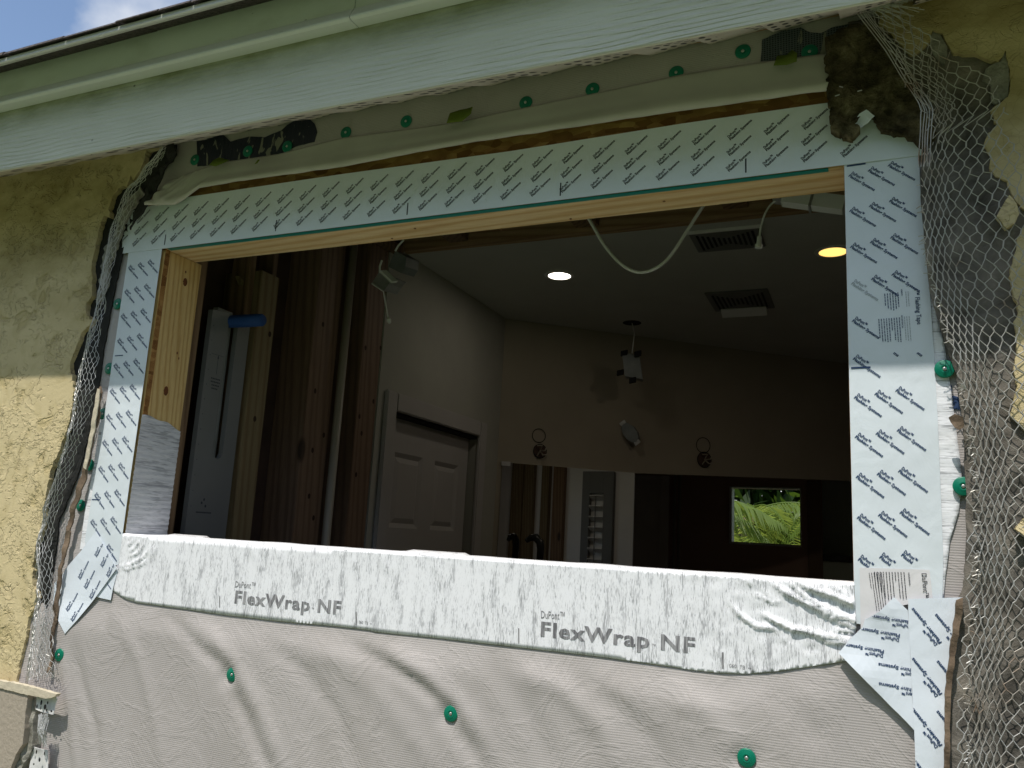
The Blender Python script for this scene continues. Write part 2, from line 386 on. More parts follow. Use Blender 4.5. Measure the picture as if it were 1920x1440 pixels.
def smoothstep(a, b, x):
    t = min(1, max(0, (x-a)/(b-a))); return t*t*(3-2*t)
def resample(poly, step):
    out = []
    for i, p in enumerate(poly):
        q = poly[(i+1) % len(poly)]; d = math.dist(p, q); n = max(1, int(d/step))
        out += [(p[0]+(q[0]-p[0])*k/n, p[1]+(q[1]-p[1])*k/n) for k in range(n)]
    return out
def ragged(poly, step, amp, freq=60, seed=0):
    o = []
    for (x, z) in resample(poly, step):
        n = noise.noise_vector(Vector((x*freq, z*freq, seed))) + .5*noise.noise_vector(Vector((x*freq*2.7, z*freq*2.7, seed+5)))
        o.append((x+n.x*amp, z+n.y*amp))
    return o
def inside(px, pz, poly):
    x = np.array([p[0] for p in poly]); z = np.array([p[1] for p in poly]); x2 = np.roll(x, -1); z2 = np.roll(z, -1)
    c = np.zeros(px.shape, bool)
    for a, b, a2, b2 in zip(x, z, x2, z2):
        if b == b2: continue
        k = ((b > pz) != (b2 > pz)) & (px < (a2-a)*(pz-b)/(b2-b)+a); c ^= k
    return c
def sheet(poly, step, fy, th=0.0, extra=None, bstep=None):
    """triangulated sheet over an (X,Z) outline, front face at Y = fy(X,Z), thickness th going into +Y"""
    b = resample(poly, bstep or step) if step else list(poly)
    pts = list(b)
    if step:
        bx = np.array(b); x0, z0 = bx.min(0); x1, z1 = bx.max(0)
        gx, gz = np.meshgrid(np.arange(x0+step/2, x1, step), np.arange(z0+step/2, z1, step*.9))
        gx = gx + (np.arange(gx.shape[0]) % 2)[:, None]*step/2
        gx = gx.ravel(); gz = gz.ravel(); k = inside(gx, gz, b); gx, gz = gx[k], gz[k]
        if len(gx):
            dm = np.full(len(gx), 9.)
            for q in b: dm = np.minimum(dm, (gx-q[0])**2+(gz-q[1])**2)
            k = dm > (step*.45)**2; pts += list(zip(gx[k].tolist(), gz[k].tolist()))
    if extra: pts += extra
    n = len(b)
    vo, ed, fa, *_ = delaunay_2d_cdt([Vector(p) for p in pts], [(i, (i+1) % n) for i in range(n)], [], 1, 1e-7)
    v = [(p.x, fy(p.x, p.y), p.y) for p in vo]; f = [tuple(q) for q in fa]
    g = G()
    if th:
        m = len(v); vb = [(x, y+th, z) for x, y, z in v]
        cnt = {}
        for q in f:
            for i in range(len(q)): a, c = q[i], q[(i+1) % len(q)]; cnt[(a, c)] = 1
        sides = [(c, a, a+m, c+m) for (a, c) in cnt if (c, a) not in cnt]
        f = f + [tuple(i+m for i in reversed(q)) for q in f] + sides; v = v+vb
    g.add(v, f); return g
def setp(o, label=None, cat=None, group=None, kind=None):
    if label: o['label'] = label
    if cat: o['category'] = cat
    if group: o['group'] = group
    if kind: o['kind'] = kind
    return o
def obj(name, g, mat, parent=None, smooth=False, loc=None, **k):
    """link the collected geometry as ONE mesh object; vertices are given in world space"""
    v = np.array(g.v)
    L = np.array(loc if loc is not None else ((v.min(0)+v.max(0))/2 if parent is None else parent['_base']))
    me = bpy.data.meshes.new(name); me.from_pydata((v-L).tolist(), [], g.f); me.update()
    for mm in (mat if isinstance(mat, (list, tuple)) else [mat]): me.materials.append(mm)
    if smooth: me.polygons.foreach_set('use_smooth', [True if smooth is True else abs(p.normal.y) > .3 for p in me.polygons])
    o = bpy.data.objects.new(name, me); COL.objects.link(o); o['_base'] = L.tolist()
    if parent:
        o.parent = parent; o.location = (L-np.array(parent['_base'])).tolist() if loc is not None else (0, 0, 0)
    else: o.location = L.tolist()
    return setp(o, **k)
def thing(name, base, label, cat, group=None, kind=None):
    o = bpy.data.objects.new(name, None); COL.objects.link(o); o.location = base; o.empty_display_size = .05
    o['_base'] = list(map(float, base)); return setp(o, label, cat, group, kind)
# ------------------------------------------------------------------ lettering
_tx = {}
def text_geo(body, bold=0.0, shear=0.0):
    k = (body, bold, shear)
    if k not in _tx:
        c = bpy.data.curves.new('lettering', 'FONT'); c.body = body; c.size = 1; c.offset = bold; c.shear = shear
        c.resolution_u = 2; c.fill_mode = 'FRONT'; c.space_character = 1+bold*3.4 if body.startswith('FlexW') else 1.0
        o = bpy.data.objects.new('lettering', c); COL.objects.link(o); bpy.context.view_layer.update()
        me = o.to_mesh(); v = np.array([q.co[:] for q in me.vertices]); f = [tuple(p.vertices) for p in me.polygons]
        nrm = sum(p.normal.z*p.area for p in me.polygons); o.to_mesh_clear()
        bpy.data.objects.remove(o); bpy.data.curves.remove(c)
        if nrm < 0: f = [tuple(reversed(q)) for q in f]
        _tx[k] = (v, f)
    return _tx[k]
def put_text(g, body, p, ang, size, fy, bold=0., width=None, sx=1., clip=None, lift=.0006, flip=False, height=None):
    v, f = text_geo(body, bold); v = v.copy(); wd = v[:, 0].max()
    s = size if width is None else width/wd/sx
    x = v[:, 0]*s*sx; z = v[:, 1]*(s if height is None else height)
    ca, sa = math.cos(ang), math.sin(ang); X = p[0]+x*ca-z*sa; Z = p[1]+x*sa+z*ca
    if clip is not None:
        ok = inside(X, Z, clip); f = [q for q in f if all(ok[i] for i in q)]
        if not f: return
    g.add([(a, fy(a, b)-lift, b) for a, b in zip(X, Z)], f)
def bar(g, p, q, wd, fy, lift=.0006, seg=1):
    p, q = np.array(p), np.array(q); d = (q-p)/np.linalg.norm(q-p); n = np.array([-d[1], d[0]])*wd/2
    c = [p-n, q-n, q+n, p+n]; g.add([(a[0], fy(a[0], a[1])-lift, a[1]) for a in c], [(0, 1, 2, 3)])
def small_print(g, p, dirv, lines, fy, pitch, wd, seed, clip=None):
    """rows of print too small to read in the photo: broken dashes of word length"""
    r = random.Random(seed); d = np.array(dirv)/np.linalg.norm(dirv); n = np.array([-d[1], d[0]])
    for i, ln in enumerate(lines):
        a = np.array(p)-n*pitch*i; t = 0
        while t < ln:
            l = min(r.uniform(.0012, .0048), ln-t)
            if clip is None or (inside(np.array([a[0]+d[0]*(t+l)]), np.array([a[1]+d[1]*(t+l)]), clip)[0]):
                bar(g, a+d*t, a+d*(t+l*.999+1e-5), wd, fy)
            t += l+.0007
# =================================================================== SETTING OUTSIDE
g = G().box((-40, -40, GZ-.2), (40, 40, GZ)); obj('lawn', g, MT['lawn'], kind='structure')
g = G().box((-30, -.8, GZ-.1), (30, -.002, GZ+.012)); obj('soil', g, plain('dry_soil', (.24, .21, .175), .95, 0, 9, .25, .02), kind='structure')
# =================================================================== EXTERIOR WALL
def const(y): return lambda x, z: y
# sheathing board behind everything (a frame round the rough opening)
t = thing('sheathing_wall', (-.7, .05, GZ), 'brown strand board wall sheathing showing between membrane flap and header tape', 'wall')
T0, T1 = 0.0, .012
sh = G().box((-3.3, T0, GZ), (-W, T1, .95)).box((0, T0, GZ), (1.6, T1, .95)).box((-W, T0, H+.001), (0, T1, .95)).box((-W, T0, GZ), (0, T1, -.012))
obj('sheathing', sh, MT['osb'], t)
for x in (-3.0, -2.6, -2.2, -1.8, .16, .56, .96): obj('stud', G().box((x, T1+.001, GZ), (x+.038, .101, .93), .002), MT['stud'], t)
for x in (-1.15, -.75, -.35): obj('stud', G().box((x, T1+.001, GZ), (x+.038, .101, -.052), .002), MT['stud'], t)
obj('top_plate', G().box((-3.0, T1+.001, .932), (1.6, .101, .97), .002), MT['joist'], t)
# framing of the opening
t = thing('window_opening', (-W/2, .05, 0), 'bare pine framing of the open window hole', 'window frame')
hd = G().box((-W-.04, -.001, H), (.045, .090, H+.09), .0015); obj('header_board', hd, MT['pine'], t)
jb = G().box((-W-.038, -.0012, .0), (-W, .106, H-.0005), .0015); jamb = obj('jamb_board', jb, MT['pine_v'], t)
jb = G().box((0, -.0012, -.012), (.038, .106, H-.0005), .0015); obj('jamb_board', jb, MT['pine_v'], t)
obj('sill_board', G().box((-W-.04, .013, -.05), (.04, .106, -.006), .0015), MT['pine'], t)
kn = G()
for (px, py, a, b) in ((347, 529, .0062, .0095), (311, 733, .0062, .0105), (348, 510, .0022, .003), (332, 662, .002, .0032), (335, 672, .0016, .003)):
    p = onpl(px, py, (-W, 0, 0), (1, 0, 0)); n = 18
    kn.add([(-W+.0004, p[1]+a*math.cos(k*2*math.pi/n)*(1+.12*math.sin(3*k)), p[2]+b*math.sin(k*2*math.pi/n)) for k in range(n)], [tuple(range(n))])
obj('knot', kn, plain('wood_knot', (.14, .045, .015), .5, 0, 60, .3), jamb)
obj('adhesive_strip', G().box((-W+.006, -.0035, H-.0012), (-.022, .0085, H-.0004)), MT['teal'], t)
nl = G()
for (px, py) in ((778, 428), (735, 447), (1070, 410), (940, 430), (1245, 377)):
    p = onpl(px, py, (0, 0, H), (0, 0, 1)); nl.lathe([(.0001, .0005), (.0022, .0005), (.0026, -.001), (.0001, -.0012)], 8, Matrix.Translation((p[0], p[1], H)))
obj('nail_head', nl, plain('pitch_spot', (.20, .10, .04), .6), t)
# second stud and void beside the jamb
# ------------------------------------------------------------------ house wrap
FOLD = []
def fold(pts, wd, amp):
    FOLD.append((XZ(pts), wd, amp))
fold([(640, 1195), (720, 1235), (790, 1280), (838, 1322)], .011, -.007)
fold([(650, 1175), (740, 1218), (810, 1262), (870, 1318), (930, 1400)], .013, .006)
fold([(846, 1350), (890, 1400), (935, 1470)], .014, -.006)
fold([(560, 1185), (650, 1240), (730, 1310), (800, 1400), (830, 1460)], .02, .004)
fold([(300, 1130), (350, 1180), (395, 1225), (430, 1250)], .011, -.006)
fold([(330, 1130), (400, 1180), (450, 1240), (505, 1340), (550, 1460)], .014, .006)
fold([(440, 1280), (475, 1350), (520, 1460)], .012, -.006)
fold([(230, 1160), (270, 1230), (300, 1330), (320, 1460)], .014, .004)
fold([(150, 1200), (165, 1280), (190, 1360), (200, 1460)], .010, -.005)
fold([(128, 1215), (140, 1300), (160, 1460)], .010, .005)
fold([(470, 1180), (560, 1240), (640, 1330), (690, 1460)], .016, -.004)
fold([(960, 1230), (1060, 1290), (1140, 1370), (1180, 1470)], .016, .005)
fold([(1040, 1240), (1150, 1310), (1230, 1390), (1270, 1470)], .018, -.005)
fold([(1250, 1270), (1330, 1330), (1385, 1400), (1420, 1470)], .018, .004)
fold([(1270, 1250), (1277, 1300), (1287, 1345), (1300, 1400)], .003, .0035)
fold([(1440, 1280), (1500, 1330), (1550, 1400)], .022, -.0035)
fold([(900, 1220), (960, 1280), (1010, 1360), (1050, 1460)], .02, -.004)
fold([(690, 1300), (720, 1345), (700, 1390)], .003, .002); fold([(760, 1330), (800, 1360), (770, 1400)], .003, .002)
fold([(1100, 1300), (1160, 1290), (1200, 1320)], .003, .0018); fold([(975, 1278), (1000, 1260), (1012, 1300)], .003, .002)
FSEG = [(np.array(p[:-1]), np.array(p[1:]), wd, am) for p, wd, am in FOLD]
def fold_h(x, z):
    h = 0.
    P = np.array((x, z))
    for A, B, wd, am in FSEG:
        d = B-A; L2 = (d*d).sum(1); tt = np.clip(((P-A)*d).sum(1)/L2, 0, 1)
        dd = ((P-(A+d*tt[:, None]))**2).sum(1); i = int(dd.argmin())
        if dd[i] > (3*wd)**2: continue
        s = (i+tt[i])/len(A); h += am*math.exp(-dd[i]/wd**2)*min(1, s*5)*min(1, (1-s)*6+.15)
    return h
LOWP = XZ([(219, 1108), (240, 1122), (262, 1129), (440, 1154), (640, 1174), (840, 1197), (980, 1213), (1120, 1229), (1264, 1249), (1350, 1260), (1450, 1258), (1510, 1250), (1592, 1237)])
LPX, LPZ = [p[0] for p in LOWP], [p[1] for p in LOWP]
DIMP = [WY(*p)[[0, 2]] for p in ((436, 1265), (846, 1338), (1400, 1421))]
def f_wrap(x, z):
    y = -.004-.0006*noise.noise(Vector((x*6, z*6, 1)))-.0022*smoothstep(-.06, -.1, z)
    if z < -.09:
        e = float(np.interp(x, LPX, LPZ))+.004
        k = smoothstep(e, e-.06, z)*smoothstep(.02, -.08, x) if x > -W else smoothstep(-.13, -.2, z)
        for dx_, dz_ in DIMP: k *= 1-.75*math.exp(-((x-dx_)**2+(z-dz_)**2)/.018**2)
        a = noise.noise(Vector((x*7+z*5, (x-z)*2.0, 4)))
        b = noise.noise(Vector((x*19+z*13, (x-z)*4, 9)))
        y = min(-.0025, y-k*(.0085+0.78*fold_h(x, z)+.0036*a+.0005*b))
        kk = smoothstep(-.02, .1, x); y -= 0.0008*kk*math.sin(x*170+2*noise.noise(Vector((x*6, z*4, 0))))*smoothstep(-.15, -.3, z)
    elif x < -W-.08:
        y -= .004*max(0, noise.noise(Vector((x*30, z*3.5, 2))))
    return y
U = [(-1.80, .72), (-1.80, -.78), (.42, -.78), (.42, .72), (.02, .72), (.02, -.03), (-W-.02, -.03), (-W-.02, .72)]
g = sheet(U, .0098, f_wrap)
hw = obj('house_wrap', g, MT['wrap'], smooth=True, label='grey ribbed house wrap membrane sagging in folds below the window opening', cat='house wrap')
# upper strip of wrap under the soffit
top = [(-1.60, .757), (.10, .757), (.10, .872), (-1.60, .872)]
f_top = lambda x, z: -.004-.0015*noise.noise(Vector((x*5, z*9, 3)))
obj('house_wrap', sheet(top, .02, f_top), mk_paperback() if False else MT['wrap'], smooth=True, label='narrow strip of grey wrap nailed up tight under the soffit', cat='house wrap')
# ------------------------------------------------------------------ peeled flap above the header
def f_flap_profile(s, x):
    """s 0 at the top edge, 1 at the rolled lower lip"""
    b = .010+.009*math.sin(min(1, s*1.05)*math.pi*.62)+.007*smoothstep(.55, 1, s)+.004*noise.noise(Vector((x*4, s*2, 8)))
    return -b
up = [(325, 338), (372, 318), (420, 302), (520, 287), (640, 258), (860, 228), (1060, 184), (1280, 138), (1420, 117), (1556, 98)]
lo_ = [(286, 392), (330, 385), (375, 352), (520, 331), (640, 313), (860, 272), (1060, 241), (1280, 208), (1420, 189), (1562, 169)]
upw, low = XZ(up, -.012), XZ(lo_, -.019)
NX, NS = 150, 16; v = []; f = []
def lerp_line(L, t):
    k = t*(len(L)-1); i = min(int(k), len(L)-2); a = k-i
    return np.array(L[i])*(1-a)+np.array(L[i+1])*a
for i in range(NX+1):
    t_ = i/NX; a, b = lerp_line(upw, t_), lerp_line(low, t_)
    for j in range(NS+1):
        s = j/NS; p = a*(1-s)+b*s; y = f_flap_profile(s, p[0])
        cr = smoothstep(.16, 0, t_)
        y -= cr*(.014*s+.016*abs(noise.noise(Vector((t_*34+s*2, s*2.6-t_*9, 1)))))
        if s > .90: y += (s-.90)/.10*.006
        v.append((p[0], y, p[1]+(.0015*noise.noise(Vector((p[0]*25, 0, 0))) if j == NS else 0)))
for i in range(NX):
    for j in range(NS): a = i*(NS+1)+j; f.append((a, a+1, a+NS+2, a+NS+1))
g = G().add(v, f)
o = obj('membrane_flap', g, MT['flap'], smooth=True, label='long pale membrane flap folded out above the header, crumpled at its left end', cat='membrane')
sm = o.modifiers.new('thick', 'SOLIDIFY'); sm.thickness = .0012
tc_ = XZ([(290, 385), (300, 358), (325, 340), (345, 335), (350, 345), (330, 362), (318, 383), (305, 372)], -.02)
obj('torn_scrap', sheet(tc_, .008, lambda x, z: -.016-.006*noise.noise(Vector((x*40, z*40, 2))), .0008), MT['flap'], smooth=True,
    label='small torn membrane scrap beside the crumpled left end of the flap', cat='scrap')
# dark sealant patches
pl = XZ([(372, 262), (380, 254), (412, 250), (425, 257), (436, 268), (470, 258), (500, 259), (522, 250), (530, 247), (541, 236), (560, 226), (580, 222), (592, 234), (597, 250), (592, 268), (556, 277), (530, 291), (500, 301), (440, 310), (374, 314)])
obj('sealant_smear', sheet(ragged(pl, .008, .0012, 50), .03, lambda x, z: f_top(x, z)-.0018, .001), MT['tar'], label='long blue-black sealant smear with pale scratches under the soffit', cat='sealant')
pr = XZ([(1428, 118), (1430, 78), (1466, 62), (1502, 55), (1520, 64), (1540, 66), (1560, 56), (1610, 44), (1600, 90), (1545, 106), (1515, 106), (1480, 114)])
obj('sealant_smear', sheet(ragged(pr, .006, .0012, 60, 3), .03, lambda x, z: f_top(x, z)-.0018, .001), MT['tarw'], label='woven dark patch with pale tears beside the dirty torn felt', cat='sealant')
def leaf(px, label, d=-.03):
    P_ = XZ(px, d); g = sheet(P_, .012, lambda x, z: d-.003*math.sin(x*90)-.002*math.sin(z*120), .0006)
    obj('leaf', g, MT['scrap'], smooth=True, label=label, cat='leaf')
leaf([(838, 232), (845, 214), (862, 205), (887, 201), (884, 214), (864, 226)], 'yellowing leaf lying on the flap edge above the middle of the header')
leaf([(1450, 122), (1457, 104), (1475, 103), (1485, 94), (1495, 102), (1494, 116), (1475, 120)], 'bright yellow-green torn leaf on the woven dark patch')
leaf([(392, 310), (402, 302), (412, 296), (428, 299), (420, 303), (404, 312)], 'small green leaf scrap at the lower edge of the sealant smear')
leaf([(474, 306), (482, 298), (486, 299), (480, 305)], 'thin green leaf sliver on the pale flap under the smear')
# ------------------------------------------------------------------ cap nails
def cap_mesh():
    g = G().lathe([(.0001, 0), (.0122, 0), (.0127, .0006), (.0125, .0016), (.0112, .0024), (.0060, .0021), (.0048, .0030), (.0040, .0021), (.0001, .0021)], 28)
    g2 = G().lathe([(.0001, .0021), (.0026, .0021), (.0026, .0029), (.0018, .0034), (.0001, .0034)], 14); return g, g2
CAPS = [(436, 1265, 'green plastic cap nail below the left brand print, on the folded wrap'), (846, 1338, 'green plastic cap nail below the sill flashing, middle of the folded wrap'),
        (1400, 1421, 'green plastic cap nail at the bottom right of the folded wrap'), (221, 570, 'dark green cap nail beside the left tape at its upper end'),
        (205, 691, 'green cap nail beside the left tape just above the shadow line'), (194, 776, 'cap nail half hidden under the left tape just below the shadow line'),
        (169, 872, 'green cap nail left of the left tape, in shade behind the narrow wire lath'), (152, 948, 'green cap nail left of the left tape next to its short dash mark'),
        (112, 1228, 'green cap nail in the shade strip beside the lower left stucco edge'), (366, 300, 'dark green cap nail left of the long sealant smear'),
        (465, 284, 'cap nail buried in the middle of the long sealant smear'), (539, 275, 'cap nail at the right part of the long sealant smear'),
        (649, 249, 'cap nail under the soffit just right of the sealant smear'), (762, 228, 'cap nail under the soffit left of the yellowing leaf'),
        (986, 193, 'cap nail half covered by the flap right of the yellowing leaf'), (1111, 168, 'cap nail half covered by the flap above the header middle'),
        (1268, 137, 'cap nail half covered by the flap right of the header middle'), (1393, 97, 'whole green cap nail left of the woven dark patch'),
        (1518, 98, 'cap nail on the woven dark patch beside the torn felt'), (1771, 692, 'cap nail half hidden behind the right wire lath near the shadow line'),
        (1806, 912, 'sunlit cap nail half hidden behind the right wire lath')]
g1, g2 = cap_mesh(); m1 = bpy.data.meshes.new('cap_nail'); m1.from_pydata(g1.v, [], g1.f); m1.materials.append(MT['cap'])
m2 = bpy.data.meshes.new('nail_head'); m2.from_pydata(g2.v, [], g2.f); m2.materials.append(MT['nail'])
for mm in (m1, m2): mm.polygons.foreach_set('use_smooth', [True]*len(mm.polygons))
for i, (px, py, lb) in enumerate(CAPS):
    a = bpy.data.objects.new('cap_nail', m1); COL.objects.link(a); b = bpy.data.objects.new('nail_head', m2); COL.objects.link(b); b.parent = a
    p = WY(px, py); y = min((f_wrap if p[2] < .72 else f_top)(p[0]+q_*.009, p[2]+w_*.009) for q_ in (-1, 0, 1) for w_ in (-1, 0, 1))-.0006
    if i in (10, 11): y -= .0022
    if i in (19, 20): y = -.0105
    p = WY(px, py, y); a.location = (p[0], y, p[2]); a.rotation_euler = (R(90), random.uniform(0, 6), 0); setp(a, lb, 'cap nail', 'green cap nails holding the wrap')
# ------------------------------------------------------------------ flashing tapes
DU, FL = 'DuPont\u2122', 'Flashing Systems'
NB = .030
def stamp(g, p, ang, fy, clip, length=.0445, part=None):
    """p = start of the second line"""
    ca, sa = math.cos(ang), math.sin(ang)
    put_text(g, FL, p, ang, 1, fy, NB, width=length, clip=clip, height=.0062)
    q = (p[0]-sa*.0056+ca*.0008, p[1]+ca*.0056+sa*.0008)
    put_text(g, DU, q, ang, 1, fy, NB, width=length*.43, clip=clip, height=.0062)
def f_tape(y0, seed=0, amp=.0007):
    return lambda x, z: y0-amp*noise.noise(Vector((x*9, z*9, seed)))
def tape(name, poly, y0, label, mat='tape', step=.014, seed=0, amp=.0007, fy=None, rag=0, th=.0006):
    fy = fy or f_tape(y0, seed, amp)
    o = obj(name, sheet(poly if not rag else ragged(poly, .006, rag, 90, seed), step, fy, th), MT[mat], smooth=False, label=label, cat='flashing tape')
    return o, fy
def printing(o, g, mat='navy', name='lettering'):
    if g.v: return obj(name, g, MT[mat], o)
# header tape
hl = WY(232, 474)[0]; hr = WY(1727, 270)[0]
hp = [(hl, .6155-.002), (-W+.004, .6155-.002), (-.018, .6155-.0015), (hr, .6155-.001), (hr, .722)]+XZ([(1555, 198), (1280, 237), (960, 288), (640, 331), (362, 372), (300, 386)])+[(hl+.004, .712)]
o, fy = tape('header_tape', hp, -.0095, 'long white flashing tape with slanted print across the header', seed=2, amp=.0004)
g = G(); x = -.112; n = 0
cl = [(a, b) for a, b in hp]
while x > hl-.05:
    for r_ in range(3):
        stamp(g, (x+.001*r_, .6255+.0268*r_), R(41), fy, cl)
    x -= .0563
for xo in (-.112+.0563, -.112+2*.0563): 
    for r_ in range(3): stamp(g, (xo+.001*r_, .6255+.0268*r_), R(41), fy, cl)
for px in (1400, 1055, 770, 525, 318):
    py = 315-.1224*(px-1400)-8; p = WY(px, py); bar(g, (p[0], .621), (p[0], .645), .0022, fy)
printing(o, g, 'blackprint')
# left and right jamb tapes
lp = XZ([(247, 474), (312, 467)])[0][0]
o, fy = tape('jamb_tape', [(-W-.104, H-.0015), (-W-.004, H-.0015), (-W-.002, .3), (-W-.001, -.06), (-W-.05, -.075), (-W-.106, -.02), (-W-.104, .3)], -.0085,
             'white flashing tape with slanted print up the left side of the opening', seed=5)
clp = [(-W-.104, H), (-W-.003, H), (-W-.002, -.06), (-W-.106, -.06)]; g = G(); z = .578
for k in range(14):
    for c in range(3): stamp(g, (-W-.0985+.0285*c, z+.004*c-.0005), R(-39), fy, clp)
    z -= .0557
for pp in ((222, 669), (179, 937)):
    p = WY(*pp); bar(g, p[[0, 2]], (p[0]+.024, p[2]+.0005), .002, fy)
printing(o, g)
rt = XZ([(1583, 312), (1722, 291), (1727, 400), (1742, 540), (1752, 690), (1757, 780), (1762, 900), (1768, 1050), (1766, 1122), (1700, 1130), (1640, 1175), (1606, 1168), (1600, 1090)])
rt[0] = (.0005, H-.001); rt[-1] = (.0005, .005)
o, fy = tape('jamb_tape', rt, -.0085, 'white flashing tape with slanted print up the right side of the opening', seed=8, amp=.0013)
g = G(); g2 = G()
z = WY(1591, 335)[2]
lab1 = XZ([(1668, 545), (1738, 545), (1742, 664), (1668, 668)]); lab2 = XZ([(1612, 1064), (1742, 1068), (1748, 1122), (1690, 1135), (1640, 1175), (1614, 1180)])
for k in range(11):
    for c in range(3):
        p = (.0055+.0268*c, z+.0045*c)
        if inside(np.array([p[0]+.02]), np.array([p[1]-.02]), lab1)[0] or (k in (4, 5) and c > 0): continue
        if inside(np.array([p[0]+.03]), np.array([p[1]-.028]), lab2)[0]:
            ca, sa = math.cos(R(-39)), math.sin(R(-39)); put_text(g, 'Flashi', p, R(-39), 1, fy, NB, width=.0165, height=.0062)
            put_text(g, DU, (p[0]-sa*.0056, p[1]+ca*.0056), R(-39), 1, fy, NB, width=.0192, height=.0062); continue
        if p[1] < .01: continue
        stamp(g2 if (k == 3 and c == 0) else g, p, R(-39), fy, rt)
    z -= .0562
for pp, qq in (((1588, 312.5), (1623, 307.5)), ((1596, 688.5), (1632, 687))):
    a, b = WY(*pp), WY(*qq); bar(g, (a[0], a[2]-.003), (b[0], b[2]-.003), .0026, fy)
for pp in ((1680, 672), (1724, 672)):
    p = WY(*pp); put_text(g, 'ms', (p[0]-.004, p[2]+.005), R(-39), 1, fy, NB, width=.0075, height=.006)
p = WY(1708, 546); A90 = R(-88)
put_text(g, 't\u2122 Flashing Tape', (p[0]+.004, p[2]), A90, 1, fy, .012, width=.052, height=.0085)
p = WY(1692, 594); put_text(g, '\u25b2 ADVERTENCIA:'.replace('\u25b2 ', ''), (p[0]-.002, p[2]), A90, 1, fy, .02, width=.019, height=.0026)
p = WY(1687, 546); put_text(g, 'VEMENT:', (p[0]+.001, p[2]), A90, 1, fy, .02, width=.010, height=.0026)
p = WY(1683, 552)
small_print(g, (p[0], p[2]), (math.cos(A90), math.sin(A90)), (.022, .024, .026, .025, .023, .018), fy, .0034, .0011, 3)
p = WY(1690, 598); small_print(g, (p[0]-.003, p[2]), (math.cos(A90), math.sin(A90)), (.036, .035, .033, .019, .034, .035, .034, .034, .028), fy, .0033, .0011, 5)
printing(o, g); 
printing(o, g2, 'faded', 'faded_lettering'); g3 = G(); p = WY(1702, 550); small_print(g3, (p[0], p[2]), (math.cos(A90), math.sin(A90)), (.022, .022), fy, .003, .0009, 8)
p = WY(1704, 596); small_print(g3, (p[0], p[2]), (math.cos(A90), math.sin(A90)), (.036, .036, .034), fy, .003, .0009, 9)
printing(o, g3, 'faded', 'faded_lettering')
# release liner with the warning print on the right tape
o = obj('label', sheet(lab2, .012, lambda x, z: fy(x, z)-.0008, .0004), MT['liner'], o)
fl = lambda x, z: fy(x, z)-.0012
g = G(); p = WY(1727, 1074); put_text(g, 'DuPont\u2122 F', (p[0], p[2]), R(-87), 1, fl, .012, width=.038, height=.0085)
p = WY(1704, 1073); put_text(g, 'WARNING:', (p[0]-.0015, p[2]), R(-87), 1, fl, .02, width=.017, height=.0027)
p = WY(1702, 1073); small_print(g, (p[0]-.005, p[2]), (math.cos(R(-87)), math.sin(R(-87))), (.034, .035, .034, .012, .036, .037, .036, .034, .026, .028, .022), fl, .0036, .0011, 11, lab2)
p = WY(1652, 1073); small_print(g, (p[0], p[2]), (math.cos(R(-84)), math.sin(R(-84))), (.045, .05, .052, .05, .05, .02), fl, .0030, .0009, 12, lab2)
obj('lettering', g, MT['blackprint'], o)
# corner patches
pA = XZ([(189, 996), (229, 1065), (190, 1118), (158, 1162), (136, 1187), (124, 1163), (126, 1084), (131, 1068), (162, 1033)])
fA = lambda x, z: -.0125-.0012*noise.noise(Vector((x*12, z*12, 5)))-.006*smoothstep(-.13, -.19, z)
o, fy = tape('corner_patch', pA, 0, 'white printed tape patch pointing down at the lower left corner', 'tape_patch', .01, fy=fA)
a = R(66)
for (px, py) in ((182, 1045), (193, 1064), (204, 1083), (151, 1087), (162, 1105), (172, 1124), (130, 1147), (141, 1166)):
    g = G(); p = WY(px, py, -.012); stamp(g, (p[0]+.001, p[2]), a, fA, pA, .042); printing(o, g)
pB = XZ([(131, 1068), (126, 1084), (124, 1155), (116, 1148), (106, 1139), (109, 1094)])
o, fy = tape('corner_patch', pB, -.009, 'small shaded tape piece tucked behind the lower left patch', 'tape_patch', .01)
g = G(); p = WY(116, 1128); stamp(g, (p[0], p[2]), R(66), fy, pB, .042); printing(o, g)
pC = XZ([(229, 1065), (219, 1104), (215, 1125), (189, 1119), (188, 1110)])
o, fy = tape('corner_patch', pC, -.0098, 'little white tape tab below the left end of the sill flashing', 'tape_patch', .01)
g = G(); a_, b_ = WY(209, 1094), WY(216, 1104); bar(g, a_[[0, 2]], b_[[0, 2]], .0018, fy); printing(o, g)
q1 = XZ([(1676, 1119), (1702, 1143), (1713, 1365), (1640, 1290), (1573, 1222), (1594, 1197), (1606, 1186), (1617, 1174), (1622, 1160), (1648, 1145)])
cx, cz = WY(1574, 1223)[0], WY(1574, 1223)[2]
def f1(x, z):
    d = math.hypot(x-WY(1602, 1265)[0], z-WY(1602, 1265)[2]); e = math.hypot(x-WY(1650, 1140)[0], z-WY(1650, 1140)[2])
    return -.0140-.0010*noise.noise(Vector((x*11, z*11, 2)))-.007*math.exp(-(d/.03)**2)-.004*math.exp(-(e/.02)**2)
o, fy = tape('corner_patch', ragged(q1, .012, .0006, 60, 2), 0, 'white tape patch with upside down print beside the right end of the sill flashing', 'tape_patch', .01, fy=f1)
for (px, py, b) in ((1690, 1166, 0), (1688, 1192, 0), (1658, 1222, 0), (1707, 1258, 0), (1708, 1295, 0)):
    g = G(); p = WY(px, py, -.014); stamp(g, (p[0]+(.012 if px > 1688 else 0), p[2]+.002), R(175), f1, q1, .05); printing(o, g)
q2 = XZ([(1702, 1122), (1803, 1119), (1790, 1140), (1782, 1200), (1773, 1290), (1769, 1440), (1767, 1500), (1718, 1500), (1713, 1365), (1702, 1143)])
f2 = f_tape(-.0148, 3, .0016)
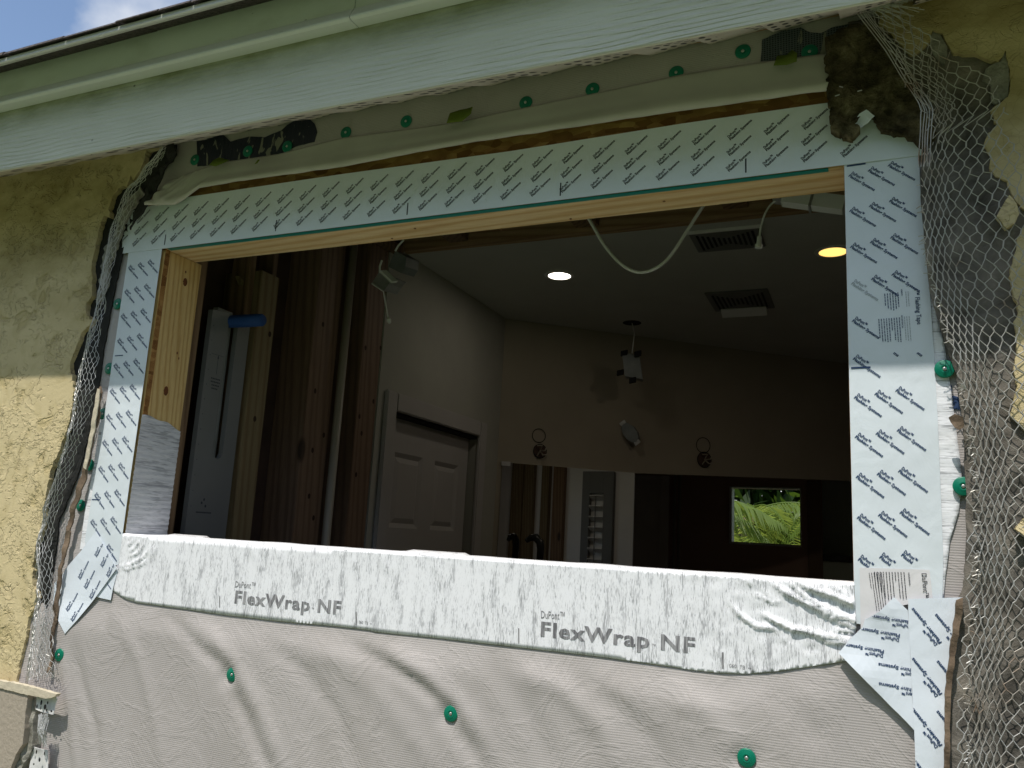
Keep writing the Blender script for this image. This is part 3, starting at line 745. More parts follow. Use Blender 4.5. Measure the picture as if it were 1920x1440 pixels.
o, fy = tape('corner_patch', q2, 0, 'white tape strip with steep upside down print running down beside the right lath', 'tape_patch', .01, fy=f2)
for (px, py) in ((1763, 1204), (1764, 1300), (1764, 1396), (1764, 1490), (1808, 1216), (1812, 1306), (1812, 1402)):
    g = G(); p = WY(px, py, -.015); stamp(g, (p[0]+.002, p[2]+.0), R(128), f2, q2, .052); printing(o, g)
# rippled flashing that sticks out behind the right tape
q3 = XZ([(1744, 560), (1757, 588), (1772, 660), (1786, 760), (1800, 868), (1803, 900), (1797, 960), (1781, 1010), (1772, 1080), (1768, 1123), (1755, 1123), (1745, 900)])
obj('flashing_edge', sheet(q3, .006, lambda x, z: -.0068-.0004*math.sin(z*900+3*noise.noise(Vector((x*40, z*20, 0)))), .0005), MT['flex_white_h'], smooth=True,
    label='rippled white flashing edge standing out behind the right tape', cat='flashing')
q4 = XZ([(195, 776), (184, 850), (176, 900), (165, 955), (155, 1030), (196, 1030), (215, 776)])
obj('flashing_edge', sheet(q4, .01, lambda x, z: -.0068, .0005), MT['flex_white_h'], label='rippled flashing strip peeking out behind the left tape', cat='flashing')
# letters on the wrap seen behind the right lath
g = G(); p = WY(1778, 770); put_text(g, 'a', (p[0], p[2]+.002), 0, 1, f_wrap, .04, width=.016, lift=.0012); 
for yy in (726, 733): a, b = WY(1770, yy), WY(1784, yy); bar(g, a[[0, 2]], b[[0, 2]], .003, f_wrap, .0012)
obj('lettering', g, MT['navy'], hw)
# ------------------------------------------------------------------ flexible sill flashing
WR = []
def wr(pts, wd=.0032, amp=.006): WR.append((np.array(XZ(pts)), wd, amp))
wr([(1445, 1092), (1480, 1115), (1520, 1135), (1560, 1152), (1604, 1163)], .0036, .0075)
wr([(1425, 1149), (1450, 1162), (1488, 1180), (1550, 1192), (1592, 1199)], .0032, .007)
wr([(1365, 1121), (1380, 1144), (1398, 1160), (1415, 1172), (1432, 1176), (1450, 1178), (1466, 1186)], .0026, .005)
wr([(1477, 1092), (1512, 1120), (1550, 1142), (1604, 1163)], .003, .006)
wr([(1495, 1094), (1532, 1108), (1570, 1120), (1602, 1134)], .0048, .009)
wr([(1520, 1132), (1550, 1155), (1604, 1176)], .003, .006)
wr([(1555, 1099), (1575, 1108), (1590, 1115)], .0024, .005)
wr([(1527, 1190), (1550, 1200), (1588, 1206)], .003, .006)
wr([(1412, 1113), (1436, 1122), (1460, 1136)], .0022, .0035)
wr([(1424, 1103), (1450, 1122), (1466, 1134)], .002, .003)
wr([(1398, 1086), (1412, 1100)], .002, .003)
wr([(1560, 1184), (1580, 1182), (1600, 1185)], .0022, .004)
wr([(1465, 1198), (1480, 1204), (1490, 1212)], .0022, .002)
for r_ in (18, 30, 42, 56, 66):
    wr([(240+r_*math.cos(R(a))*.95, 1008+r_*math.sin(R(a))*.9) for a in range(8, 88, 14)], .0024, .0035)
wr([(230, 1062), (250, 1060), (272, 1048), (290, 1030)], .0024, .004); wr([(230, 1068), (252, 1066), (262, 1062)], .002, .003)
for px in (470, 495, 518, 640, 655, 712, 722, 800, 808): wr([(px, 1018+.06*(px-470)), (px+14, 1045+.06*(px-470)), (px+20, 1062+.06*(px-470))], .0022, .0028)
wr([(1160, 1076), (1164, 1082)], .002, .004)
def wr_h(x, z):
    h = 0.; P = np.array((x, z))
    for L, wd, am in WR:
        if not (L[:, 0].min()-.02 < x < L[:, 0].max()+.02 and L[:, 1].min()-.02 < z < L[:, 1].max()+.02): continue
        A, B = L[:-1], L[1:]; d = B-A; tt = np.clip(((P-A)*d).sum(1)/(d*d).sum(1), 0, 1)
        C_ = A+d*tt[:, None]; dd = ((P-C_)**2).sum(1); i = int(dd.argmin()); s = (i+tt[i])/len(A)
        below = z < C_[i][1]; k = wd*(.5 if below else 1.25)
        if dd[i] < (3*k)**2: h = max(h, .8*am*math.exp(-dd[i]/k**2)*min(1, s*4+.1)*(1 if L[-1][0] > -.03 else min(1, (1-s)*5)))
    return h
low_edge = [(219, 1108), (240, 1122), (262, 1129), (440, 1154), (520, 1163), (640, 1174), (700, 1181), (708, 1184), (840, 1197), (980, 1213), (1120, 1229), (1264, 1249), (1300, 1255), (1350, 1260), (1400, 1262), (1450, 1258), (1510, 1250), (1592, 1237)]
up_edge = [(1606, 1176), (1604, 1140), (1601, 1098)]
FX = XZ(low_edge+up_edge); FX = FX+[(.003, -.0005), (-W-.006, -.0005)]
def f_flex(x, z):
    y = -.0085-.0002*noise.noise(Vector((x*9, z*4, 6)))-wr_h(x, z)
    if x > -.30: y -= smoothstep(-.30, -.1, x)*.0012*noise.noise(Vector((x*40+z*30, z*75-x*22, 2)))
    return y
ex = [(-.32+.0042*i+(j % 2)*.0021, -.135+.0038*j) for i in range(77) for j in range(36)]
exl = [(-W-.005+.004*i, -.095+.004*j) for i in range(20) for j in range(24)]
fpoly = ragged(FX[:len(low_edge)], .01, .0, 1) if False else FX
ed = np.array(resample(FX, .01)); exx = np.array(ex+exl); k = inside(exx[:, 0], exx[:, 1], FX)
exx = exx[k]; dm = np.min(((exx[:, None]-ed[None])**2).sum(2), 1); exx = exx[dm > .003**2]
t = thing('sill_flashing', (-W/2, -.01, 0), 'wide white fibrous flashing folded over the sill, wrinkled at its right end', 'sill flashing')
g = sheet(FX, .0075, f_flex, .0008, [tuple(q) for q in exx.tolist()]); obj('face', g, MT['flex'], t, smooth='faces')
# turn over the sill board with a slightly lumpy inner edge
v = []; f = []; n = 140
for i in range(n+1):
    x = -W-.004+(W+.006)*i/n
    yi = .104+.003*noise.noise(Vector((x*12, 0, 0)))
    zi = .0022*max(0, noise.noise(Vector((x*9, 3, 0)))) + (.004 if noise.noise(Vector((x*5, 7, 0))) > .33 else 0)
    pr = [(f_flex(x, -.001), -.0008), (-.0075, .0016), (-.003, .0026), (.04, .0012), (.085, .001+zi*.4), (yi, .0012+zi), (yi+.002, -.004)]
    v += [(x, a, b) for a, b in pr]
for i in range(n):
    for j in range(6): a = i*7+j; f.append((a, a+7, a+8, a+1))
obj('sill_cover', G().add(v, f), MT['flex'], t, smooth=True)
# leg that laps up the left jamb
def fj(y, z): return -W+.0012+.0006*noise.noise(Vector((y*50, z*160, 0)))+.0006*math.sin(z*520+2*noise.noise(Vector((y*30, z*20, 1))))
v = []; f = []; ny, nz = 24, 90
for i in range(ny+1):
    for j in range(nz+1):
        yy = -.004+.110*i/ny; tp = .247+.002*math.sin(i*.5); zz = .001+(tp-.02*(i/ny)**2)*j/nz
        v.append((fj(yy, zz), yy, zz))
for i in range(ny):
    for j in range(nz): a = i*(nz+1)+j; f.append((a, a+nz+1, a+nz+2, a+1))
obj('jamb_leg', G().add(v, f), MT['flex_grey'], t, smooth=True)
F2 = lambda x, z: f_flex(x, z)
for (a, b, c, d, wd) in (((437, 1130), (638, 1152), (439, 1101), (474, 1104), 0), ((1011, 1192), (1303, 1225), (1013, 1159), (1054, 1162), 0)):
    g = G(); A, B = WY(*a, -.01), WY(*b, -.01); ang = math.atan2(B[2]-A[2], B[0]-A[0]); L = math.hypot(B[0]-A[0], B[2]-A[2])
    hh = .0315 if a[0] < 700 else .0305
    put_text(g, 'FlexWrap\u2122 NF'.replace('\u2122', ''), (A[0], A[2]), ang, 1, F2, .029, width=L, height=hh, lift=.0005)
    C_, D = WY(*c, -.01), WY(*d, -.01); put_text(g, 'DuPont\u2122', (C_[0], C_[2]), math.atan2(D[2]-C_[2], D[0]-C_[0]), 1, F2, .0, width=math.hypot(D[0]-C_[0], D[2]-C_[2])*1.1, height=.0165, lift=.0005)
    put_text(g, '\u2122', (A[0]+L*.735, A[2]+math.sin(ang)*L*.735+.001), ang, 1, F2, 0, width=.006, height=.008, lift=.0005); obj('lettering', g, MT['greyprint'], t)
for (px, y0, y1) in ((411, 1117, 1139), (667, 1147, 1172), (972, 1178, 1206), (1355, 1223, 1254)):
    g = G(); a, b = WY(px, y0, -.01), WY(px, y1, -.01); bar(g, a[[0, 2]], b[[0, 2]], .0022, F2, .0005); obj('tick_mark', g, MT['greyprint'], t)
for (px, py, wd) in ((672, 1169, .026), (1367, 1251, .030)):
    g = G(); p = WY(px, py, -.01); put_text(g, '060  TB  ••', (p[0], p[2]), R(-2), 1, F2, 0, width=wd, height=.0075, lift=.0005); obj('lettering', g, MT['greyprint'], t)
# =================================================================== STUCCO
SL = [(-3.3, -1.45), (-3.3, .875)]
edge = [(306, 262), (300, 275), (280, 283), (276, 300), (268, 320), (255, 338), (251, 330), (244, 348), (231, 350), (222, 362), (216, 372), (210, 392), (212, 408), (200, 405), (194, 420), (188, 445), (184, 467), (178, 490), (178, 530), (179, 552), (168, 570), (167, 585), (174, 600), (181, 598), (176, 606), (160, 621), (152, 640), (144, 660), (137, 680), (140, 705), (138, 724), (139, 740), (136, 765), (131, 790), (124, 813), (113, 845), (100, 872), (95, 890), (88, 924), (84, 955), (80, 993), (68, 1026), (63, 1060), (62, 1095), (70, 1118), (66, 1140), (54, 1160), (52, 1187), (44, 1220), (36, 1257), (33, 1280), (34, 1300)]
ew = XZ([(a-(6 if b < 720 else 2), b) for a, b in edge], -.021)
polyL = [(-3.3, .872), (ew[0][0]-.005, .872)]+ew+[(ew[-1][0], -.42), (-3.3, -.42)]
def near_edge(p): return p
rl = []
eset = ragged(ew+[], .004, .0034, 95, 3)[:-int(math.dist(ew[-1], ew[0])/.004)-1]
polyL = [(-3.3, .872)]+[eset[0]]+eset+[(-3.3, ew[-1][1])]
def f_st(y0): return lambda x, z: y0-.0015*noise.noise(Vector((x*3, z*3, 4)))
obj('stucco_wall', sheet(polyL, .03, f_st(-.021), .0155, bstep=.006), [MT['stucco']], label='yellow textured stucco wall with stains and painted shade left of the opening, its right edge broken', cat='wall')
# exposed grey brown-coat behind the broken edge
def band(pts, d, step, amp, th, mat, name, label, cat, seed=0, namp=.004, fr=60):
    P_ = ragged(XZ(pts, d), step, amp, 80, seed)
    return obj(name, sheet(P_, step*1.5, lambda x, z: d-namp*noise.noise(Vector((x*fr, z*fr, seed))), th), MT[mat], smooth=False, label=label, cat=cat)
band([(330, 262), (306, 262), (276, 300), (250, 335), (212, 372), (185, 460), (176, 500), (166, 580), (150, 640), (135, 690), (138, 735), (125, 800), (95, 870), (80, 960), (62, 1060), (64, 1120), (48, 1180), (34, 1262), (30, 1300), (70, 1300), (80, 1200), (95, 1100), (110, 980), (150, 880), (180, 760), (195, 650), (215, 540), (240, 430), (290, 340), (330, 290)],
     -.0095, .006, .002, .003, 'blackfelt', 'felt_paper', 'black felt paper strip exposed along the broken edge of the left stucco', 'felt paper', 2, .003)
band([(322, 264), (312, 275), (306, 300), (292, 330), (276, 350), (262, 382), (250, 400), (243, 430), (255, 412), (270, 390), (288, 362), (305, 330), (318, 300), (330, 285)],
     -.034, .006, .002, .004, 'blackfelt', 'felt_paper', 'curled dark felt strip rising from the top of the left lath to the soffit', 'felt paper', 6, .008)
fl_px = [(188, 722), (190, 735), (184, 775), (176, 815), (170, 850), (163, 880), (158, 900), (150, 930), (138, 965), (128, 1005), (118, 1062), (110, 1112), (104, 1160), (98, 1220), (96, 1262), (91, 1262), (93, 1215), (99, 1155), (105, 1105), (112, 1060), (121, 1005), (131, 960), (143, 922), (152, 890), (163, 850), (170, 810), (178, 770), (184, 730)]
band(fl_px, -.022, .005, .0034, .003, 'kraft', 'paper_backing', 'thin curled brown paper backing sticking out behind the left wire lath', 'paper backing', 9, .007, 30)
band([(186, 730), (184, 760), (176, 808), (166, 856), (160, 880), (155, 876), (164, 834), (172, 790), (178, 752), (181, 728)], -.028, .006, .0012, .002, 'cream', 'stucco_chip', 'pale sunlit chip of stucco hanging beside the left wire lath', 'stucco chip', 4, .003, 40)
band([(262, 352), (240, 372), (228, 398), (218, 430), (206, 452), (196, 462), (190, 500), (186, 540), (180, 562), (186, 566), (198, 540), (206, 500), (215, 468), (226, 440), (236, 410), (250, 386), (268, 362)],
     -.018, .006, .002, .006, 'cement', 'cement_lump', 'crumbly grey cement left on the upper left broken edge', 'cement', 13, .008, 90)
# ledge band at the lower left corner
t = thing('stucco_ledge', tuple(WY(20, 1360, -.07)), 'taupe stucco ledge with cream top at the lower left corner', 'ledge')
e1 = XZ([(-330, 1215), (0, 1288), (52, 1303), (50, 1322), (47, 1340), (46, 1365), (42, 1395), (30, 1415), (20, 1440), (10, 1480), (-330, 1480)], -.045); e1 = [(-3.3, e1[0][1]+.01)]+e1[1:-1]+[(e1[-2][0], -1.45), (-3.3, -1.45)]
obj('block', sheet(ragged(e1, .006, .001, 80, 1), .03, const(-.045), .028, bstep=.006), MT['taupe'], t)
e2 = XZ([(-330, 1208), (0, 1276), (30, 1281), (70, 1291), (107, 1301), (104, 1306), (88, 1310), (52, 1303), (0, 1290), (-330, 1216)], -.047); e2 = [(-3.3, e2[0][1]+.012)]+e2[1:-1]+[(-3.3, e2[-1][1]+.012)]
obj('ledge_top', sheet(ragged(e2, .005, .0014, 110, 2), .012, const(-.048), .010, bstep=.006), MT['cream'], t)
e3 = XZ([(52, 1305), (66, 1310), (64, 1340), (62, 1370), (62, 1398), (54, 1420), (40, 1440), (30, 1480), (12, 1480), (20, 1440), (42, 1395), (47, 1340)], -.034)
obj('broken_side', sheet(ragged(e3, .006, .0012, 80, 4), .01, lambda x, z: -.034-.005*noise.noise(Vector((x*60, z*60, 1))), .02), MT['cement'], t)
def bead(pts, d, holes, label):
    P_ = ragged(XZ(pts, d), .004, .0007, 120, 3); o = obj('casing_bead', sheet(P_, .006, lambda x, z: d-.004*noise.noise(Vector((x*30, z*30, 2))), .0015), MT['bead'], label=label, cat='metal bead')
    g = G()
    for (px, py, a, b) in holes:
        c = WY(px, py, d-.0035); g.add([(c[0]+a*math.cos(k*math.pi/6), c[1]-.003, c[2]+b*math.sin(k*math.pi/6)) for k in range(12)], [tuple(range(12))])
    obj('hole', g, MT['black'], o)
bead([(68, 1306), (88, 1309), (105, 1304), (107, 1312), (103, 1322), (100, 1340), (82, 1336), (66, 1330)], -.036, [(72, 1324, .002, .004), (80, 1317, .0028, .0055), (79, 1327, .0012, .004), (87, 1325, .004, .005), (92, 1317, .002, .003), (90, 1331, .002, .003), (99, 1333, .003, .002)], 'bent white perforated casing bead under the cream ledge top')
bead([(62, 1399), (89, 1407), (90, 1440), (86, 1480), (50, 1480), (56, 1440), (58, 1415)], -.030, [(64, 1406, .0014, .003), (71, 1409, .002, .0042), (77, 1424, .0024, .004), (86, 1412, .0016, .004), (66, 1432, .002, .002)], 'white perforated casing bead piece at the bottom left edge')
# right stucco
edR = [(1612, 0), (1640, 12), (1650, 21), (1650, 46), (1664, 58), (1677, 69), (1693, 92), (1706, 101), (1714, 102), (1722, 97), (1730, 90), (1743, 77), (1749, 58), (1757, 59), (1766, 63), (1777, 82), (1781, 92), (1787, 100), (1806, 101), (1827, 102), (1852, 112), (1872, 115), (1880, 104), (1885, 93), (1892, 118), (1894, 150), (1891, 181), (1868, 198), (1855, 209), (1864, 217), (1866, 228), (1872, 231), (1852, 250), (1846, 272), (1858, 292), (1856, 310), (1867, 331), (1888, 338), (1893, 360), (1911, 384), (1930, 400), (1935, 418), (1915, 432), (1906, 450), (1902, 480), (1892, 517), (1900, 550), (1912, 584), (1901, 603), (1908, 640), (1902, 697), (1908, 724), (1896, 778), (1908, 790), (1928, 812), (1945, 850), (1960, 900), (1960, 1000), (1975, 1100), (1980, 1500)]
wR = XZ(edR, -.021)
esR = ragged(wR, .004, .0028, 95, 5)[:-int(math.dist(wR[-1], wR[0])/.004)-1]
top_ = [(1.6, .872), (wR[0][0], .872)]
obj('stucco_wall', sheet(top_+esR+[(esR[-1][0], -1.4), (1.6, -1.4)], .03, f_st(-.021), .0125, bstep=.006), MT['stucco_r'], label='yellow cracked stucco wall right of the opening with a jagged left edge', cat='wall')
def chip(pts, label, d=-.040, mat='cement', name='stucco_chip', th=.012):
    obj(name, sheet(ragged(XZ(pts, d), .004, .0012, 90, 2), .01, lambda x, z: d-.003*noise.noise(Vector((x*40, z*40, 3))), th), MT[mat], label=label, cat='stucco chip' if name == 'stucco_chip' else 'tape scrap')
chip([(1893, 365), (1906, 380), (1911, 400), (1901, 420), (1886, 428), (1869, 404), (1876, 390)], 'small loose yellow stucco chip below the jagged right edge', -.032, 'stucco')
chip([(1749, 59), (1763, 64), (1776, 90), (1776, 104), (1770, 122), (1752, 104), (1744, 88)], 'grey-green chipped patch at the peak of the right broken edge', -.018, 'cement')
chip([(1884, 96), (1891, 120), (1893, 150), (1889, 180), (1868, 196), (1858, 190), (1858, 160), (1842, 150), (1848, 128), (1866, 118), (1876, 116)], 'mottled grey cement shelf under the pointed notch of the right stucco', -.018)
chip([(1919, 972), (1935, 985), (1940, 1020), (1922, 1006), (1905, 992)], 'jagged yellow stucco lump at the right edge of the picture', -.034, 'stucco')
# felt behind the right lath
feltR = [(1590, 40), (1650, 30), (1700, 40), (1990, 40), (1990, 1500), (1768, 1500), (1772, 1400), (1774, 1290), (1785, 1200), (1794, 1128), (1806, 1100), (1812, 1000), (1810, 900), (1806, 800), (1792, 700), (1768, 630), (1752, 560), (1741, 480), (1730, 400), (1727, 330), (1733, 262)]
def f_felt(x, z):
    return -.014-.004*noise.noise(Vector((x*9, z*6, 2)))-.0035*noise.noise(Vector((x*34, z*26, 7)))-.0018*noise.noise(Vector((x*90, z*70, 5)))
obj('felt_paper', sheet(ragged(XZ(feltR, -.014), .006, .0018, 70, 8), .009, f_felt, .004, bstep=.008), MT['felt'], smooth=True, label='weathered dark felt paper behind the wide right wire lath', cat='felt paper')
ke = [(1794, 1126), (1806, 1120), (1804, 1150), (1796, 1200), (1787, 1260), (1782, 1330), (1780, 1480), (1768, 1480), (1771, 1400), (1773, 1290), (1784, 1200)]
band(ke, -.026, .005, .0012, .008, 'kraft', 'paper_backing', 'brown curled paper edge between the bottom right tape and the lath', 'paper backing', 3, .004, 50)
kf = [(1778, 782), (1790, 776), (1806, 782), (1809, 800), (1800, 806), (1790, 802), (1782, 792)]
band(kf, -.034, .005, .0012, .002, 'kraft', 'paper_backing', 'small brown paper corner folded out at the left edge of the right lath', 'paper backing', 5, .006, 40)
kg = [(1740, 262), (1734, 300), (1727, 360), (1732, 440), (1738, 500), (1746, 560), (1757, 596), (1768, 628), (1776, 640), (1766, 590), (1752, 520), (1746, 440), (1744, 360), (1748, 290)]
band(kg, -.024, .005, .0014, .004, 'felt', 'felt_paper', 'ragged grey felt edge along the right tape', 'felt paper', 15, .004, 60)
# ------------------------------------------------------------------ dirty torn felt lump
lump = [(1547, 92), (1549, 70), (1568, 55), (1600, 44), (1638, 46), (1668, 78), (1700, 122), (1728, 172), (1748, 222), (1757, 250), (1748, 266), (1728, 264), (1712, 253), (1700, 246), (1672, 240), (1650, 233), (1645, 219), (1634, 210), (1622, 206), (1612, 214), (1602, 226), (1607, 234), (1612, 241), (1600, 250), (1596, 256), (1588, 250), (1568, 246), (1560, 236), (1554, 190), (1550, 140)]
lw = XZ(lump, -.035)
def f_lump(x, z):
    q = Vector((x, z, 0)); return -.030-.008*noise.fractal(q*34, 1, 2, 5)-.010*noise.noise(q*9)
o = obj('torn_felt', sheet(ragged(lw, .003, .0045, 130, 4), .0042, f_lump, .022), MT['dirt'], smooth=True, label='dirty brown torn felt lump hanging over the upper right end of the header tape', cat='torn felt')
chip([(1600, 230), (1612, 214), (1624, 206), (1640, 218), (1628, 230), (1612, 240)], 'pale torn tape scrap at the notch of the torn felt', -.026, 'tape', 'tape_scrap', .0008)
for (px, py, a) in ((1574, 162, .7), (1566, 180, .1), (1608, 171, .2)):
    g = G(); p = WY(px, py, -.058); g.tube([p, p+np.array([.006*math.cos(a), -.003, -.006*math.sin(a)])], .0008, 6); obj('staple', g, MT['nail'], o)
# ------------------------------------------------------------------ wire lath
def hexnet(u0, u1, v0, v1, cw, ch, jit, seed):
    """edges of a hexagonal net in its own (u,v) plane"""
    rnd = random.Random(seed); P_ = {}; E_ = set()
    nc, nr = int((u1-u0)/cw)+2, int((v1-v0)/ch)+2
    def pt(i, j, k):
        key = (i, j, k)
        if key not in P_:
            u = u0+(i+(j % 2)*.5)*cw; vv = v0+j*ch+(0 if k == 0 else ch*.36)
            P_[key] = (u+rnd.gauss(0, jit)*cw, vv+rnd.gauss(0, jit)*ch)
        return key
    for j in range(nr):
        for i in range(nc):
            E_.add((pt(i, j, 0), pt(i, j, 1), 1))                        # twisted upright
            a = pt(i, j, 1)
            for di in ((-1, 0) if j % 2 == 0 else (0, 1)):
                if 0 <= i+di < nc and j+1 < nr: E_.add((a, pt(i+di, j+1, 0), 0))
    return P_, E_
def net_mesh(P_, E_, mp, keep, rw=.00062):
    g = G(); v = []; f = []; C_ = {k: (mp(*p) if keep(*p) else None) for k, p in P_.items()}
    for a, b, tw in E_:
        A, B = C_[a], C_[b]
        if A is None or B is None: continue
        r = rw*(1.55 if tw else 1); d = B-A; l = np.linalg.norm(d)
        if l < 1e-5 or l > .06: continue
        d /= l; s = np.cross(d, (0, 1, 0)); s /= (np.linalg.norm(s)+1e-9); t_ = np.cross(d, s)
        A2, B2 = A-d*r*.4, B+d*r*.4; o = len(v)
        for Q in (A2, B2):
            for (i, j) in ((1, 0), (0, 1), (-1, 0), (0, -1)): v.append(tuple(Q+r*(i*s+j*t_)))
        f += [(o+k, o+(k+1) % 4, o+4+(k+1) % 4, o+4+k) for k in range(4)]
    return g.add(v, f)
meshR = XZ([(1606, 2), (1625, 40), (1650, 78), (1690, 148), (1722, 205), (1738, 246), (1752, 262), (1738, 275), (1728, 290), (1726, 330), (1729, 400), (1734, 470), (1745, 545), (1760, 600), (1778, 655), (1795, 705), (1808, 770), (1812, 850), (1812, 930), (1816, 1000), (1808, 1080), (1800, 1150), (1793, 1220), (1784, 1300), (1778, 1500), (2010, 1500), (2010, 700), (1960, 420), (1900, 225), (1872, 140), (1835, 105), (1780, 85), (1735, 55), (1690, 20), (1660, 2)], -.045)
def left_x(z):
    L = [(.84, .02), (.76, .062), (.66, .105), (.57, .098), (.45, .100), (.36, .118), (.29, .134), (.2, .146), (.1, .148), (.0, .143), (-.1, .128), (-.4, .115)]
    for (z0, x0), (z1, x1) in zip(L, L[1:]):
        if z <= z0 and z >= z1: return x0+(x1-x0)*(z0-z)/(z0-z1)
    return .12
def mapR(u, v):
    """u: distance from the lath's left edge before it was squeezed sideways"""
    lx = left_x(v); sq = .55 if v < .62 else .8
    d = u if u < 0 else (u*sq if u < .07 else .07*sq+(u-.07)*1.05)
    k_ = .5*smoothstep(.36, .74, v)
    x = lx+d+.004*noise.noise(Vector((u*12, v*9, 1))); z = v+k_*max(d, 0)+.004*noise.noise(Vector((u*11, v*10, 4)))
    e = math.exp(-max(0, d)/.05)
    y = -.025-.018*e-.007*noise.noise(Vector((x*10, z*7, 6)))-.004*noise.noise(Vector((x*30, z*24, 3)))
    if z > .70: y -= .020*smoothstep(.70, .83, z)
    y = min(y, f_felt(x, z)-.003)
    return np.array([x, y, z])
P_, E_ = hexnet(-.01, .40, -.46, .86, .0140, .0125, .075, 3)
def keepR(u, v):
    p = mapR(u, v); return bool(inside(np.array([p[0]]), np.array([p[2]]), meshR)[0])
g = net_mesh(P_, E_, mapR, keepR)
# a second, looser layer in the bunched upper part
P2, E2 = hexnet(-.01, .2, .60, .85, .0115, .0115, .10, 8)
def mapR2(u, v):
    p = mapR(u*1.02+.003, v+.004); return p+np.array([.003, -.006-.002*noise.noise(Vector((u*40, v*40, 1))), .002])
g2 = net_mesh(P2, E2, mapR2, lambda u, v: keepR(u, v) and u < .05, .0004); g.add(g2.v, g2.f)
rnd = random.Random(2)
for i in range(24):       # long pulled wires fanning out from the knot at the soffit
    p = WY(1622+rnd.uniform(-4, 6), 8+rnd.uniform(-6, 6), -.06); a = rnd.uniform(-.1, .95); L = rnd.uniform(.02, .08)
    q = p+np.array([math.cos(a)*L, .012, -math.sin(a)*L*.75]); mid = (p+q)/2+np.array([0, -.004, .003*rnd.uniform(-1, 1)])
    g.tube([p, mid, q], .0006, 4, False)
for k in range(5):        # selvedge wires along the left edge
    pts = []
    for j in range(60):
        z = .845-j*.0105; lx = left_x(z)
        if z < .565: break
        pts.append(np.array([lx-.002+k*.0035+.002*noise.noise(Vector((j*.2, k, 1))), -.062+.006*noise.noise(Vector((j*.15, k, 5))), z]))
    g.tube(pts, .0008, 5, False)
for i in range(120):      # cut wire ends on the free left edge
    z = rnd.uniform(-.42, .55); lx = left_x(z); p = np.array([lx+.003, -.05+rnd.uniform(-.01, .014), z]); a = rnd.uniform(-.9, .9)
    q = p+np.array([-rnd.uniform(.003, .010), rnd.uniform(-.004, .004), math.sin(a)*.006]); g.tube([p, (p+q)/2+np.array([0, -.001, .001]), q], .0006, 4, False)
obj('wire_lath', g, MT['wire'], label='wide hexagonal wire lath torn loose from the right stucco', cat='wire lath')
# left lath: a narrow bunched roll
cen = [(303, 278, 12), (283, 306, 22), (258, 335, 30), (242, 353, 36), (229, 384, 36), (220, 410, 28), (213, 440, 17), (203, 480, 13), (197, 515, 12), (191, 550, 10), (183, 590, 10), (175, 625, 18), (166, 660, 28), (160, 690, 34), (156, 720, 40), (151, 745, 40), (146, 772, 34), (135, 820, 30), (120, 870, 28), (103, 920, 32), (88, 970, 27), (79, 1020, 27), (80, 1070, 26), (79, 1120, 29), (75, 1170, 38), (72, 1220, 46), (70, 1276, 58)]
cc = [(WY(a+(5 if b < 420 else 0), b, -.038), wd*.00128*(.68 if b < 420 else 1)) for a, b, wd in cen]
S = [0]
for (a, _), (b, _) in zip(cc, cc[1:]): S.append(S[-1]+np.linalg.norm(a-b))
def mapL(u, s):
    s = min(max(s, 0), S[-1]-1e-6); i = max(k for k in range(len(S)) if S[k] <= s); i = min(i, len(S)-2); t_ = (s-S[i])/(S[i+1]-S[i])
    c = cc[i][0]*(1-t_)+cc[i+1][0]*t_; wd = cc[i][1]*(1-t_)+cc[i+1][1]*t_
    return np.array([c[0]+(u-.5)*wd+.002*noise.noise(Vector((u*3, s*30, 2))), c[1]-.016*math.sin(math.pi*min(1, max(0, u)))-.006*noise.noise(Vector((u*4, s*26, 1)))+.008, c[2]+.012*(u-.5)+.004*noise.noise(Vector((u*5, s*20, 7)))])
P_, E_ = hexnet(0, 1.0, 0, S[-1], .125, .0120, .09, 5)
g = net_mesh(P_, E_, mapL, lambda u, s: -.05 < u < 1.06 and s < S[-1], .00050)
for i in range(70):       # frayed vertical ends
    s = rnd.uniform(.60, 1)*S[-1]; p = mapL(rnd.uniform(0, .3), s); q = p+np.array([-rnd.uniform(.002, .012), .004, -rnd.uniform(.01, .03)]); g.tube([p, (p+q)/2, q], .0005, 4, False)
for i in range(60):
    p = WY(rnd.uniform(72, 92), rnd.uniform(1336, 1350), -.045); q = WY(rnd.uniform(74, 90), rnd.uniform(1380, 1402), -.045)
    g.tube([p, (p+q)/2+np.array([rnd.uniform(-.006, .006), -.006, 0]), q], .00055, 4, False)
obj('wire_lath', g, MT['wire_dull'], label='narrow bunched strip of wire lath along the broken left stucco edge', cat='wire lath')
# =================================================================== EAVE
X0, X1 = -3.4, 1.7
t = thing('roof_eave', (-.8, -.2, .75), 'pale green painted roof eave with double fascia, perforated soffit and shingle edge', 'roof eave')
fb = G().box((X0, -.20, .748), (X1, -.1945, .98), .001); obj('fascia_board', fb, MT['fascia'], t)
prof = [(-.2005, .9155), (-.2165, .9155), (-.2165, .985), (-.2005, .985)]
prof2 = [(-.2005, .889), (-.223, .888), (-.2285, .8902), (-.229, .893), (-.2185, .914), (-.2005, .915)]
xs = WY(660, 30, -.222)[0]
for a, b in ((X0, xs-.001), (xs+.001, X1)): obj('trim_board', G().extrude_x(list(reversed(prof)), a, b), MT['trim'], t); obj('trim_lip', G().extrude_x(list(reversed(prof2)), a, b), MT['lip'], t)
obj('drip_edge', G().extrude_x([(-.2175, .986), (-.292, .9275), (-.2985, .9205), (-.301, .9225), (-.3005, .931), (-.296, .934), (-.21, .992)][::-1], X0, X1), MT['white'], t)
sg = G(); rnd = random.Random(4); x = X0
